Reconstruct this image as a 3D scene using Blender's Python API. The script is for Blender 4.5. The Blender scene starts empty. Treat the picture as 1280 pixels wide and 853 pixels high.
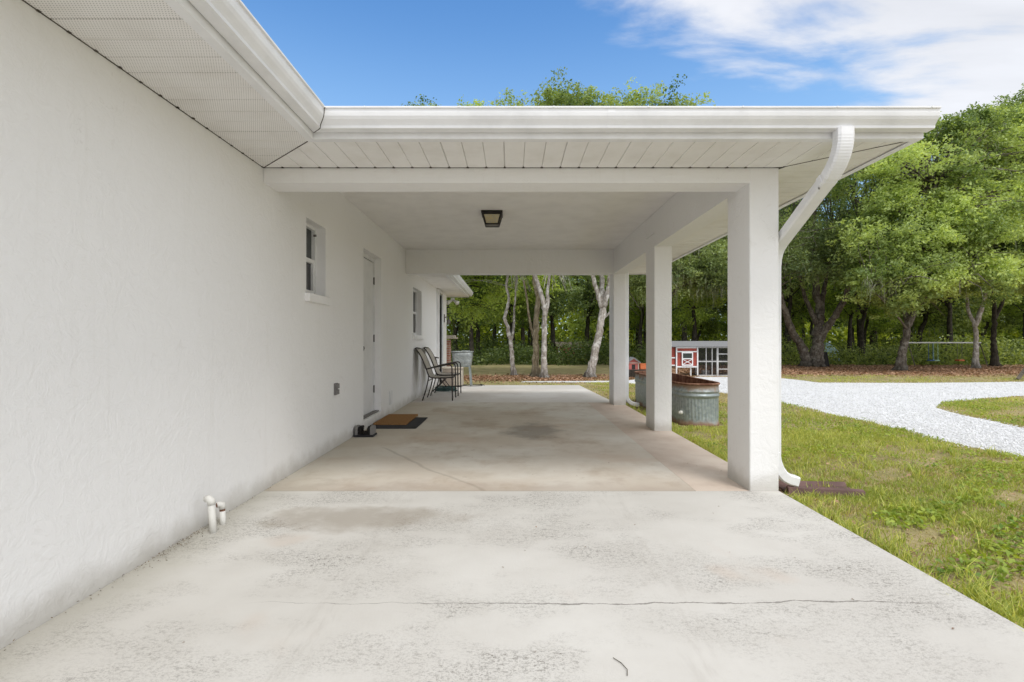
import bpy, math, random
import numpy as np
from mathutils import Vector, Matrix, noise as mnoise

R = math.radians
random.seed(7)
col = bpy.context.scene.collection
CAM_Z = 1.18
FPX = 640.0
GZ = -0.08                      # lawn level; the concrete is at 0


def at(px, py, Y):
    """point of the place at depth Y in front of the tripod"""
    return Vector(((px - 640.0) * Y / FPX, Y, CAM_Z - (py - 426.5) * Y / FPX))


# ------------------------------------------------------------------ materials
class NT:
    def __init__(s, name):
        s.m = bpy.data.materials.new(name)
        s.m.use_nodes = True
        s.t = s.m.node_tree
        s.t.nodes.clear()
        s.out = s.n('ShaderNodeOutputMaterial')

    def n(s, typ, **kw):
        nd = s.t.nodes.new(typ)
        for k, v in kw.items():
            setattr(nd, k, v)
        return nd

    def L(s, a, b):
        s.t.links.new(a, b)

    def setin(s, sock, v):
        if hasattr(v, 'is_linked') or isinstance(v, bpy.types.NodeSocket):
            s.L(v, sock)
        else:
            if isinstance(v, (tuple, list)) and len(v) == 3 and sock.type == 'RGBA':
                v = (*v, 1)
            sock.default_value = v

    def math(s, op, a, b=0.0, c=0.0, clamp=False):
        nd = s.n('ShaderNodeMath', operation=op, use_clamp=clamp)
        s.setin(nd.inputs[0], a)
        s.setin(nd.inputs[1], b)
        s.setin(nd.inputs[2], c)
        return nd.outputs[0]

    def mix(s, f, a, b, mode='MIX'):
        nd = s.n('ShaderNodeMix', data_type='RGBA', blend_type=mode)
        s.setin(nd.inputs[0], f)
        s.setin(nd.inputs[6], a)
        s.setin(nd.inputs[7], b)
        return nd.outputs[2]

    def ramp(s, f, stops):
        nd = s.n('ShaderNodeValToRGB')
        e = nd.color_ramp.elements
        while len(e) < len(stops):
            e.new(0.5)
        for i, (p, c) in enumerate(stops):
            e[i].position = p
            if not isinstance(c, (tuple, list)):
                c = (c, c, c)
            e[i].color = (*c, 1)
        s.L(f, nd.inputs[0])
        return nd.outputs[0]

    def smooth(s, v, lo, hi):
        nd = s.n('ShaderNodeMapRange', interpolation_type='SMOOTHSTEP')
        s.setin(nd.inputs[0], v)
        nd.inputs[1].default_value = lo
        nd.inputs[2].default_value = hi
        return nd.outputs[0]

    def pos(s, scale=None):
        g = s.n('ShaderNodeNewGeometry').outputs['Position']
        if scale is None:
            return g
        nd = s.n('ShaderNodeVectorMath', operation='MULTIPLY')
        s.L(g, nd.inputs[0])
        nd.inputs[1].default_value = scale
        return nd.outputs[0]

    def obj(s):
        return s.n('ShaderNodeTexCoord').outputs['Object']

    def sep(s, v):
        nd = s.n('ShaderNodeSeparateXYZ')
        s.L(v, nd.inputs[0])
        return nd.outputs

    def noise(s, v, scale, detail=4, rough=0.55, dist=0.0, color=False):
        nd = s.n('ShaderNodeTexNoise')
        s.L(v, nd.inputs['Vector'])
        nd.inputs['Scale'].default_value = scale
        nd.inputs['Detail'].default_value = detail
        nd.inputs['Roughness'].default_value = rough
        nd.inputs['Distortion'].default_value = dist
        return nd.outputs[1 if color else 0]

    def voro(s, v, scale, feature='F1', out=0):
        nd = s.n('ShaderNodeTexVoronoi', feature=feature)
        s.L(v, nd.inputs['Vector'])
        nd.inputs['Scale'].default_value = scale
        return nd.outputs[out]

    def bump(s, h, strength=0.3, dist=0.01, nrm=None):
        nd = s.n('ShaderNodeBump')
        s.L(h, nd.inputs['Height'])
        nd.inputs['Strength'].default_value = strength
        nd.inputs['Distance'].default_value = dist
        if nrm is not None:
            s.L(nrm, nd.inputs['Normal'])
        return nd.outputs[0]

    def bsdf(s, color, rough=0.8, metal=0.0, normal=None, spec=0.3):
        nd = s.n('ShaderNodeBsdfPrincipled')
        s.setin(nd.inputs['Base Color'], color)
        s.setin(nd.inputs['Roughness'], rough)
        s.setin(nd.inputs['Metallic'], metal)
        nd.inputs['Specular IOR Level'].default_value = spec
        if normal is not None:
            s.L(normal, nd.inputs['Normal'])
        s.L(nd.outputs[0], s.out.inputs[0])
        return nd


M = {}


def mat_stucco():
    m = NT('stucco')
    p = m.pos()
    big = m.noise(p, 0.9, 4, 0.5)
    z = m.sep(p)[2]
    c = m.mix(big, (0.82, 0.812, 0.795), (0.87, 0.863, 0.85))
    # rain splash and dust low down, irregular
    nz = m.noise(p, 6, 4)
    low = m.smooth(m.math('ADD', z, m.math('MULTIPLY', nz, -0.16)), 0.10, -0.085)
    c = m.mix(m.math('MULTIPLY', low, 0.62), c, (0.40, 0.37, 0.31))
    # rain streaks, hairline cracks
    stk = m.smooth(m.noise(m.pos((5, 5, 0.28)), 2.2, 5, 0.65), 0.56, 0.76)
    c = m.mix(m.math('MULTIPLY', stk, 0.10), c, (0.55, 0.52, 0.45))
    vd = m.n('ShaderNodeTexVoronoi', feature='DISTANCE_TO_EDGE')
    wv = m.n('ShaderNodeVectorMath', operation='ADD')
    m.L(p, wv.inputs[0])
    m.L(m.noise(p, 3, 4, 0.6, color=True), wv.inputs[1])
    m.L(wv.outputs[0], vd.inputs['Vector'])
    vd.inputs['Scale'].default_value = 0.9
    hair = m.math('MULTIPLY', m.smooth(vd.outputs[0], 0.0035, 0.0008), m.smooth(m.noise(p, 0.8, 2), 0.56, 0.62))
    c = m.mix(m.math('MULTIPLY', hair, 0.13), c, (0.35, 0.32, 0.28))
    # thin trowel scratches
    scr = m.smooth(m.noise(m.pos((1, 1, 1.0)), 7.0, 2, 0.5, 1.8), 0.68, 0.72)
    c = m.mix(m.math('MULTIPLY', scr, 0.10), c, (0.6, 0.57, 0.52))
    h1 = m.smooth(m.noise(p, 7.5, 6, 0.62, 2.2), 0.40, 0.60)
    h1b = m.smooth(m.noise(p, 15, 4, 0.6, 3.0), 0.56, 0.60)
    h2 = m.noise(p, 110, 3)
    h3 = m.noise(p, 2.6, 2)
    h = m.math('ADD', m.math('MULTIPLY', h1, 0.55), m.math('MULTIPLY', h2, 0.26))
    h = m.math('ADD', h, m.math('MULTIPLY', h1b, 0.22))
    h = m.math('ADD', h, m.math('MULTIPLY', h3, 1.4))
    m.bsdf(c, 0.85, normal=m.bump(h, 0.27, 0.009), spec=0.2)
    return m.m


def mat_paint(name, c, rough=0.45, var=0.06, bumps=0.05):
    m = NT(name)
    p = m.obj()
    n = m.noise(p, 3.5, 5, 0.6)
    d = tuple(x * (1 - var * 2.2) for x in c)
    cc = m.mix(m.smooth(n, 0.35, 0.7), c, d)
    m.bsdf(cc, rough, normal=m.bump(m.noise(p, 25, 2), bumps, 0.01))
    return m.m


def mat_soffit(perf):
    m = NT('vented_vinyl' if perf else 'vinyl')
    p = m.pos()
    n = m.noise(p, 4, 5, 0.6)
    c = m.mix(m.smooth(n, 0.4, 0.75), (0.84, 0.825, 0.80), (0.77, 0.75, 0.715))
    if perf:
        x, y, z = m.sep(p)
        pitch = 0.0128
        xs = m.math('DIVIDE', x, pitch)
        ys = m.math('DIVIDE', y, pitch)
        # staggered rows of punched holes
        row = m.math('MODULO', m.math('ABSOLUTE', m.math('FLOOR', ys)), 2.0)
        xs = m.math('ADD', xs, m.math('MULTIPLY', row, 0.5))
        fx = m.math('SUBTRACT', m.math('FRACT', xs), 0.5)
        fy = m.math('SUBTRACT', m.math('FRACT', ys), 0.5)
        d = m.math('SQRT', m.math('ADD', m.math('MULTIPLY', fx, fx), m.math('MULTIPLY', fy, fy)))
        hole = m.smooth(d, 0.26, 0.16)
        c = m.mix(m.math('MULTIPLY', hole, 0.6), c, (0.10, 0.09, 0.08))
    m.bsdf(c, 0.5, spec=0.3)
    return m.m


def mat_concrete(kind):
    m = NT('concrete_' + kind)
    p = m.pos()
    x, y, z = m.sep(p)
    big = m.noise(p, 0.7, 5, 0.6)
    mid = m.noise(p, 3.0, 6, 0.65)
    fine = m.noise(p, 60, 4, 0.7)
    if kind == 'drive':
        c = m.mix(m.smooth(big, 0.3, 0.7), (0.54, 0.518, 0.475), (0.625, 0.607, 0.565))
        c = m.mix(m.math('MULTIPLY', m.smooth(mid, 0.42, 0.75), 0.3), c, (0.50, 0.475, 0.43))
        # pitted dark mildew, drawn out along x by the screed
        q = m.pos((0.7, 1.2, 1))
        patch = m.smooth(m.noise(q, 1.7, 4, 0.6), 0.42, 0.62)
        pat2 = m.smooth(m.noise(p, 0.9, 2), 0.36, 0.58)
        sp = m.pos((0.8, 1.25, 1))
        spk = m.smooth(m.noise(sp, 40, 6, 0.9), 0.535, 0.575)
        spk2 = m.smooth(m.noise(sp, 110, 3, 0.8), 0.545, 0.58)
        spk = m.math('MAXIMUM', spk, m.math('MULTIPLY', spk2, 0.7))
        k = m.math('MULTIPLY', m.math('MULTIPLY', patch, spk), m.math('ADD', m.math('MULTIPLY', pat2, 0.6), 0.35))
        c = m.mix(m.math('MULTIPLY', k, 0.85, clamp=True), c, (0.13, 0.115, 0.095))
        # broad brown stain in front of the carport, by the wall
        sx = m.math('DIVIDE', m.math('SUBTRACT', x, -1.0), 0.75)
        sy = m.math('DIVIDE', m.math('SUBTRACT', y, 3.42), 0.26)
        dd = m.math('ADD', m.math('MULTIPLY', sx, sx), m.math('MULTIPLY', sy, sy))
        dd = m.math('ADD', dd, m.math('MULTIPLY', m.math('SUBTRACT', mid, 0.5), 3.2))
        stain = m.smooth(dd, 1.2, 0.0)
        c = m.mix(m.math('MULTIPLY', stain, 0.55), c, (0.27, 0.225, 0.17))
        # rusty blush
        bl = m.smooth(m.noise(p, 1.2, 3), 0.60, 0.72)
        c = m.mix(m.math('MULTIPLY', bl, 0.22), c, (0.52, 0.36, 0.25))
        # faint wheel tracks
        tx = m.math('ABSOLUTE', m.math('SUBTRACT', m.math('ABSOLUTE', m.math('ADD', x, m.math('ADD', -0.1, m.math('MULTIPLY', big, 0.3)))), 0.78))
        trk = m.math('MULTIPLY', m.smooth(tx, 0.16, 0.03), m.smooth(m.noise(m.pos((6, 1.2, 1)), 3, 5, 0.7), 0.45, 0.7))
        c = m.mix(m.math('MULTIPLY', trk, 0.22), c, (0.33, 0.30, 0.26))
        # greenish damp margin beside the wall
        wl = m.smooth(m.math('ADD', x, m.math('MULTIPLY', m.math('SUBTRACT', mid, 0.5), 0.5)), -1.55, -1.98)
        c = m.mix(m.math('MULTIPLY', wl, 0.45), c, (0.40, 0.375, 0.29))
        # the crack right across, wandering
        cn = m.math('MULTIPLY', m.math('SUBTRACT', m.noise(m.pos((1, 0, 0)), 1.1, 9, 0.62), 0.5), 0.20)
        cy = m.math('ABSOLUTE', m.math('SUBTRACT', m.math('SUBTRACT', y, 2.305), cn))
        wid = m.math('MULTIPLY', m.math('MULTIPLY', m.math('ADD', m.noise(m.pos((1, 0, 0)), 6, 6, 0.7), -0.36, clamp=True), 0.022), m.math('ADD', m.smooth(x, -0.6, 0.2), 0.45))
        span = m.math('MULTIPLY', m.smooth(x, -1.25, -0.95), m.smooth(x, 2.0, 1.7))
        cr = m.math('MULTIPLY', m.math('LESS_THAN', cy, wid), span)
        c = m.mix(m.math('MULTIPLY', cr, 0.62), c, (0.10, 0.09, 0.075))
        hgt = m.math('SUBTRACT', m.math('ADD', fine, m.math('MULTIPLY', mid, 0.6)), m.math('MULTIPLY', cr, 3.0))
        hgt = m.math('SUBTRACT', hgt, m.math('MULTIPLY', k, 1.0))
    elif kind == 'carport':
        c = m.mix(m.smooth(big, 0.35, 0.68), (0.60, 0.535, 0.45), (0.70, 0.665, 0.595))
        c = m.mix(m.math('MULTIPLY', m.smooth(mid, 0.45, 0.75), 0.5), c, (0.48, 0.42, 0.335))
        st = m.smooth(m.noise(m.pos((0.7, 0.55, 1)), 1.7, 6, 0.68), 0.50, 0.68)
        c = m.mix(m.math('MULTIPLY', st, 0.55), c, (0.42, 0.325, 0.235))
        spt = m.smooth(m.noise(p, 5.5, 5, 0.7), 0.64, 0.72)
        c = m.mix(m.math('MULTIPLY', spt, 0.45), c, (0.30, 0.24, 0.19))
        bl = m.smooth(m.noise(m.pos((0.6, 1.0, 1)), 1.1, 4), 0.55, 0.70)
        c = m.mix(m.math('MULTIPLY', bl, 0.30), c, (0.52, 0.36, 0.25))
        # oil drip in the middle of the bay
        sx = m.math('DIVIDE', m.math('SUBTRACT', x, 0.28), 0.42)
        sy = m.math('DIVIDE', m.math('SUBTRACT', y, 6.75), 0.75)
        dd = m.math('ADD', m.math('MULTIPLY', sx, sx), m.math('MULTIPLY', sy, sy))
        dd = m.math('ADD', dd, m.math('MULTIPLY', m.math('SUBTRACT', mid, 0.5), 2.6))
        c = m.mix(m.math('MULTIPLY', m.smooth(dd, 1.1, 0.1), 0.6), c, (0.20, 0.175, 0.15))
        # darker strip along the edge of the pour and at the wall
        ed = m.smooth(m.math('ADD', y, m.math('MULTIPLY', m.math('SUBTRACT', mid, 0.5), 0.9)), 4.45, 4.0)
        c = m.mix(m.math('MULTIPLY', ed, 0.55), c, (0.36, 0.285, 0.225))
        wl = m.smooth(m.math('ADD', x, m.math('MULTIPLY', m.math('SUBTRACT', mid, 0.5), 0.8)), -1.2, -1.95)
        c = m.mix(m.math('MULTIPLY', wl, 0.4), c, (0.40, 0.36, 0.27))
        # an old repaired crack
        cn = m.math('MULTIPLY', m.math('SUBTRACT', m.noise(m.pos((0, 1, 0)), 1.0, 3), 0.5), 0.3)
        xx = m.math('ADD', m.math('ADD', x, m.math('MULTIPLY', y, 0.75)), cn)
        cr = m.math('MULTIPLY', m.smooth(m.math('ABSOLUTE', m.math('SUBTRACT', xx, 2.79)), 0.034, 0.006), m.smooth(y, 5.75, 5.6))
        c = m.mix(m.math('MULTIPLY', cr, 0.34), c, (0.28, 0.24, 0.19))
        hgt = m.math('ADD', m.math('MULTIPLY', fine, 0.5), mid)
    elif kind == 'strip':
        c = m.mix(m.smooth(big, 0.35, 0.68), (0.59, 0.485, 0.40), (0.68, 0.595, 0.51))
        c = m.mix(m.math('MULTIPLY', m.smooth(mid, 0.42, 0.75), 0.45), c, (0.44, 0.335, 0.26))
        hgt = m.math('ADD', fine, mid)
    else:
        c = m.mix(m.smooth(big, 0.35, 0.68), (0.64, 0.595, 0.54), (0.74, 0.71, 0.665))
        far = m.smooth(y, 12.2, 12.9)
        c = m.mix(m.math('MULTIPLY', far, 0.5), c, (0.42, 0.41, 0.39))
        c = m.mix(m.math('MULTIPLY', m.smooth(mid, 0.5, 0.8), 0.35), c, (0.42, 0.35, 0.29))
        hgt = m.math('ADD', fine, mid)
    m.bsdf(c, 0.88, normal=m.bump(hgt, 0.35, 0.004), spec=0.2)
    return m.m


def mat_ground():
    m = NT('lawn_soil')
    p = m.pos()
    x, y, z = m.sep(p)
    n1 = m.noise(p, 0.35, 5, 0.6)
    n2 = m.noise(p, 2.2, 6, 0.65)
    n3 = m.noise(p, 14, 5, 0.7)
    g = m.mix(m.smooth(n2, 0.3, 0.7), (0.21, 0.20, 0.075), (0.40, 0.33, 0.175))
    g = m.mix(m.math('MULTIPLY', m.smooth(n3, 0.45, 0.7), 0.6), g, (0.36, 0.28, 0.17))
    soil = m.mix(n3, (0.20, 0.145, 0.09), (0.40, 0.32, 0.22))
    yb = m.math('ADD', y, m.math('MULTIPLY', m.math('SUBTRACT', n1, 0.5), 9.0))
    yb = m.math('ADD', yb, m.math('MULTIPLY', m.math('SUBTRACT', n2, 0.5), 3.0))
    litter = m.mix(m.smooth(n3, 0.35, 0.68), (0.24, 0.14, 0.08), (0.56, 0.37, 0.245))
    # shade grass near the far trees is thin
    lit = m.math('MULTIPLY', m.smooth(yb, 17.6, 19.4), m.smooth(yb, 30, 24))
    # left of the coop only a narrow band of litter
    leftside = m.smooth(x, 6.5, 4.5)
    nar = m.math('MULTIPLY', m.smooth(yb, 15.8, 16.6), m.smooth(yb, 19.6, 18.3))
    li = m.n('ShaderNodeMix', data_type='FLOAT')
    m.L(leftside, li.inputs[0]); m.L(lit, li.inputs[2]); m.L(nar, li.inputs[3])
    c = m.mix(li.outputs[0], g, litter)
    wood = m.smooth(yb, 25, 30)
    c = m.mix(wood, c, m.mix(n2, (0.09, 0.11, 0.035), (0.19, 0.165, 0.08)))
    # bare soil beside the slab
    ed = m.smooth(m.math('ADD', x, m.math('MULTIPLY', m.math('SUBTRACT', n2, 0.5), 0.45)), 2.42, 2.2)
    ed = m.math('MULTIPLY', ed, m.smooth(y, 12, 10))
    c = m.mix(m.math('MULTIPLY', ed, 0.85), c, soil)
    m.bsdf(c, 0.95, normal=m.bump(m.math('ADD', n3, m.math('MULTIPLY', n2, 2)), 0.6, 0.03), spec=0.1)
    return m.m


def mat_gravel():
    m = NT('crushed_shell')
    p = m.pos()
    v = m.voro(p, 42, out=1)
    vs = m.sep(v)[0]
    d = m.voro(p, 42)
    n = m.noise(p, 1.6, 5, 0.6)
    n3 = m.noise(p, 9, 5, 0.7)
    c = m.mix(vs, (0.60, 0.60, 0.60), (0.84, 0.84, 0.835))
    c = m.mix(m.math('MULTIPLY', m.smooth(n3, 0.56, 0.68), 0.6), c, (0.30, 0.285, 0.27))
    c = m.mix(m.math('MULTIPLY', m.smooth(n, 0.4, 0.7), 0.22), c, (0.50, 0.50, 0.52))
    m.bsdf(c, 0.9, normal=m.bump(d, 0.7, 0.012), spec=0.15)
    return m.m


def mat_leaf(name, dark, light, trans=0.35):
    m = NT(name)
    a = m.n('ShaderNodeAttribute', attribute_name='tint')
    oi = m.n('ShaderNodeObjectInfo')
    f = m.math('ADD', a.outputs['Fac'], m.math('MULTIPLY', m.math('SUBTRACT', oi.outputs['Random'], 0.5), 0.18), clamp=True)
    c = m.mix(f, dark, light)
    d = m.n('ShaderNodeBsdfPrincipled')
    m.L(c, d.inputs['Base Color'])
    d.inputs['Roughness'].default_value = 0.5
    d.inputs['Specular IOR Level'].default_value = 0.35
    t = m.n('ShaderNodeBsdfTranslucent')
    m.L(m.mix(1.0, c, (1.25, 1.2, 0.55), 'MULTIPLY'), t.inputs['Color'])
    mx = m.n('ShaderNodeMixShader')
    mx.inputs[0].default_value = trans
    m.L(d.outputs[0], mx.inputs[1])
    m.L(t.outputs[0], mx.inputs[2])
    m.L(mx.outputs[0], m.out.inputs[0])
    return m.m


def mat_bark(name, a, b, patch):
    m = NT(name)
    p = m.obj()
    s = m.n('ShaderNodeVectorMath', operation='MULTIPLY')
    m.L(p, s.inputs[0])
    s.inputs[1].default_value = (1, 1, 0.22)
    rid = m.noise(s.outputs[0], 16, 6, 0.75)
    c = m.mix(m.smooth(rid, 0.38, 0.62), a, b)
    dk = m.smooth(m.noise(p, 2.0, 4, 0.6), 0.50, 0.66)
    c = m.mix(m.math('MULTIPLY', dk, 0.55), c, tuple(q * 0.45 for q in a))
    pt = m.smooth(m.noise(p, 5.0, 6, 0.7), 0.50, 0.60)
    c = m.mix(m.math('MULTIPLY', pt, 0.8), c, patch)
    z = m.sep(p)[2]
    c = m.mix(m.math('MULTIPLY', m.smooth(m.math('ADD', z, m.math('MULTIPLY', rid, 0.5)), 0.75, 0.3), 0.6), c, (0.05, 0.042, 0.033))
    m.bsdf(c, 0.95, normal=m.bump(rid, 0.8, 0.03), spec=0.1)
    return m.m


def mat_galv(name='galvanised', rust=1.0):
    m = NT(name)
    p = m.obj()
    z = m.sep(p)[2]
    n = m.noise(p, 5, 5, 0.65)
    sp = m.sep(m.voro(p, 26, out=1))[0]
    c = m.mix(sp, (0.30, 0.35, 0.36), (0.46, 0.51, 0.51))
    c = m.mix(m.math('MULTIPLY', m.smooth(m.noise(p, 2, 4), 0.4, 0.7), 0.4), c, (0.23, 0.25, 0.24))
    hi = m.smooth(m.math('ADD', z, m.math('MULTIPLY', m.math('SUBTRACT', n, 0.5), 0.30)), 0.50, 0.60)
    lo = m.smooth(m.math('ADD', z, m.math('MULTIPLY', m.math('SUBTRACT', n, 0.5), 0.22)), 0.11, 0.02)
    sp2 = m.smooth(m.noise(m.pos((3, 3, 0.6)), 3, 5, 0.7), 0.60, 0.72)
    ru = m.math('MULTIPLY', m.math('MAXIMUM', m.math('MAXIMUM', hi, lo), m.math('MULTIPLY', sp2, 0.6)), rust, clamp=True)
    rc = m.mix(n, (0.19, 0.095, 0.055), (0.36, 0.26, 0.18))
    c = m.mix(ru, c, rc)
    nd = m.bsdf(c, m.math('ADD', m.math('MULTIPLY', ru, 0.4), 0.45), m.math('SUBTRACT', 0.55, m.math('MULTIPLY', ru, 0.5), clamp=True), spec=0.4,
                normal=m.bump(n, 0.2, 0.006))
    return m.m


def mat_rust():
    m = NT('rust')
    p = m.obj()
    n = m.noise(p, 7, 6, 0.7)
    c = m.mix(m.smooth(n, 0.35, 0.7), (0.13, 0.058, 0.036), (0.34, 0.20, 0.135))
    m.bsdf(c, 0.9, normal=m.bump(n, 0.4, 0.006), spec=0.1)
    return m.m


def mat_glass(name, c):
    m = NT(name)
    n = m.noise(m.obj(), 1.5, 3)
    m.bsdf(m.mix(n, c, tuple(x * 0.6 for x in c)), 0.06, spec=0.5)
    return m.m


def mat_mat():
    m = NT('coir')
    p = m.obj()
    n = m.noise(p, 90, 4, 0.8)
    b = m.noise(p, 4, 4)
    c = m.mix(m.smooth(n, 0.35, 0.65), (0.24, 0.12, 0.045), (0.46, 0.26, 0.115))
    c = m.mix(m.math('MULTIPLY', b, 0.4), c, (0.20, 0.12, 0.06))
    m.bsdf(c, 0.98, normal=m.bump(n, 0.8, 0.01), spec=0.05)
    return m.m


def mat_brick():
    m = NT('brick')
    p = m.obj()
    x, y, z = m.sep(p)
    cb = m.n('ShaderNodeCombineXYZ')
    m.L(m.math('ADD', x, y), cb.inputs[0])
    m.L(z, cb.inputs[1])
    b = m.n('ShaderNodeTexBrick')
    m.L(cb.outputs[0], b.inputs['Vector'])
    b.inputs['Scale'].default_value = 1
    b.inputs['Brick Width'].default_value = 0.2
    b.inputs['Row Height'].default_value = 0.075
    b.inputs['Mortar Size'].default_value = 0.008
    b.inputs['Color1'].default_value = (0.32, 0.11, 0.07, 1)
    b.inputs['Color2'].default_value = (0.45, 0.24, 0.17, 1)
    b.inputs['Mortar'].default_value = (0.5, 0.45, 0.4, 1)
    m.bsdf(m.mix(m.smooth(m.noise(p, 6, 4), 0.5, 0.7), b.outputs[0], (0.55, 0.42, 0.35)), 0.9)
    return m.m


def mat_shingle():
    m = NT('shingle')
    p = m.obj()
    n = m.noise(p, 30, 4, 0.7)
    b = m.noise(p, 2, 4)
    c = m.mix(n, (0.16, 0.165, 0.175), (0.32, 0.32, 0.33))
    c = m.mix(m.math('MULTIPLY', b, 0.4), c, (0.2, 0.19, 0.17))
    m.bsdf(c, 0.9, normal=m.bump(n, 0.4, 0.01))
    return m.m


def mat_amber():
    m = NT('amber_glass')
    p = m.obj()
    n = m.voro(p, 60)
    c = m.mix(m.smooth(n, 0.0, 0.7), (0.55, 0.41, 0.15), (0.40, 0.36, 0.24))
    m.bsdf(c, 0.2, spec=0.5, normal=m.bump(n, 0.5, 0.004))
    return m.m


M['stucco'] = mat_stucco()
M['vinyl'] = mat_soffit(False)
M['vented'] = mat_soffit(True)
M['gutter'] = mat_paint('gutter_enamel', (0.83, 0.83, 0.83), 0.32, 0.05, 0.03)
M['white'] = mat_paint('white_paint', (0.80, 0.80, 0.79), 0.45)
M['ceiling'] = mat_paint('ceiling_paint', (0.87, 0.855, 0.83), 0.8, 0.03)
M['greywhite'] = mat_paint('worn_white_paint', (0.55, 0.55, 0.54), 0.7, 0.18)
M['pvc'] = mat_paint('aged_pvc', (0.76, 0.745, 0.69), 0.4, 0.1)
M['doorwhite'] = mat_paint('door_enamel', (0.76, 0.76, 0.75), 0.35, 0.04)
M['bluewhite'] = mat_paint('cool_white_enamel', (0.70, 0.75, 0.80), 0.4, 0.04)
M['darkgap'] = mat_paint('dirt_line', (0.10, 0.085, 0.07), 0.95, 0.3)
M['drive'] = mat_concrete('drive')
M['carport'] = mat_concrete('carport')
M['strip'] = mat_concrete('strip')
M['patio'] = mat_concrete('patio')
M['ground'] = mat_ground()
M['gravel'] = mat_gravel()
M['galv'] = mat_galv()
M['galvclean'] = mat_galv('grey_zinc', 0.15)
M['rust'] = mat_rust()
M['glass'] = mat_glass('dark_pane', (0.05, 0.06, 0.06))
M['screen'] = mat_glass('screened_pane', (0.022, 0.022, 0.022))
M['coir'] = mat_mat()
M['rubber'] = mat_paint('black_rubber', (0.035, 0.035, 0.04), 0.75, 0.2, 0.3)
M['black'] = mat_paint('black_metal', (0.025, 0.022, 0.02), 0.4, 0.2)
M['bronze'] = mat_paint('bronze_frame', (0.055, 0.045, 0.04), 0.4, 0.2)
M['sling'] = mat_paint('tan_sling', (0.46, 0.42, 0.36), 0.85, 0.08, 0.2)
M['beige'] = mat_paint('beige_plastic', (0.55, 0.49, 0.40), 0.6, 0.08)
M['tan'] = mat_paint('tan_slats', (0.33, 0.28, 0.23), 0.6, 0.1)
M['greyplastic'] = mat_paint('grey_plastic', (0.23, 0.22, 0.21), 0.6, 0.1)
M['steel'] = mat_paint('dull_hinge', (0.16, 0.15, 0.14), 0.4, 0.1)
M['teal'] = mat_paint('teal_hose', (0.05, 0.11, 0.10), 0.5, 0.2)
M['clay'] = mat_paint('brown_plastic', (0.21, 0.125, 0.11), 0.7, 0.2, 0.2)
M['barnred'] = mat_paint('barn_red', (0.40, 0.085, 0.06), 0.8, 0.2)
M['orange'] = mat_paint('orange_plastic', (0.62, 0.17, 0.06), 0.5, 0.1)
M['pinkred'] = mat_paint('faded_red', (0.45, 0.13, 0.11), 0.7, 0.12)
M['oldwood'] = mat_paint('weathered_wood', (0.17, 0.145, 0.115), 0.9, 0.25, 0.4)
M['greenp'] = mat_paint('pale_green_chain', (0.42, 0.62, 0.45), 0.5, 0.05)
M['bluep'] = mat_paint('blue_plastic', (0.06, 0.13, 0.30), 0.5, 0.05)
M['tarp'] = mat_paint('pale_blue_tarp', (0.42, 0.60, 0.62), 0.6, 0.1)
M['shingle'] = mat_shingle()
M['brick'] = mat_brick()
M['amber'] = mat_amber()
M['leaf_oak'] = mat_leaf('oak_leaves', (0.085, 0.155, 0.043), (0.60, 0.72, 0.25), 0.43)
M['leaf_live'] = mat_leaf('live_oak_leaves', (0.10, 0.155, 0.062), (0.50, 0.61, 0.25), 0.42)
M['leaf_wood'] = mat_leaf('woodland_leaves', (0.06, 0.12, 0.032), (0.62, 0.76, 0.19), 0.52)
M['leaf_shade'] = mat_leaf('understory_leaves', (0.06, 0.10, 0.03), (0.42, 0.50, 0.14), 0.45)
M['leaf_far'] = mat_leaf('far_wood_leaves', (0.14, 0.22, 0.04), (0.70, 0.78, 0.14), 0.5)
M['grass'] = mat_leaf('grass_blades', (0.24, 0.325, 0.06), (0.74, 0.74, 0.215), 0.38)
M['weed'] = mat_leaf('weed_leaves', (0.15, 0.26, 0.05), (0.48, 0.56, 0.08), 0.35)
M['litter'] = mat_leaf('dry_leaves', (0.17, 0.095, 0.05), (0.60, 0.37, 0.24), 0.1)
M['debris'] = mat_leaf('dry_scraps', (0.07, 0.055, 0.04), (0.30, 0.24, 0.17), 0.1)
M['straw'] = mat_leaf('dry_grass_blades', (0.36, 0.29, 0.13), (0.70, 0.60, 0.33), 0.3)
M['stone'] = mat_leaf('shell_stone', (0.60, 0.595, 0.58), (0.88, 0.88, 0.87), 0.02)
M['moss'] = mat_leaf('grey_moss', (0.17, 0.185, 0.115), (0.34, 0.36, 0.25), 0.3)
M['bark_grey'] = mat_bark('grey_bark', (0.22, 0.19, 0.155), (0.50, 0.46, 0.41), (0.66, 0.64, 0.60))
M['bark_moss'] = mat_bark('mossy_bark', (0.13, 0.105, 0.065), (0.30, 0.25, 0.165), (0.38, 0.34, 0.24))
M['bark_dark'] = mat_bark('dark_bark', (0.075, 0.062, 0.048), (0.20, 0.175, 0.145), (0.27, 0.25, 0.215))
M['bark_wood'] = mat_bark('woodland_bark', (0.028, 0.024, 0.02), (0.075, 0.065, 0.05), (0.10, 0.09, 0.07))


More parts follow.
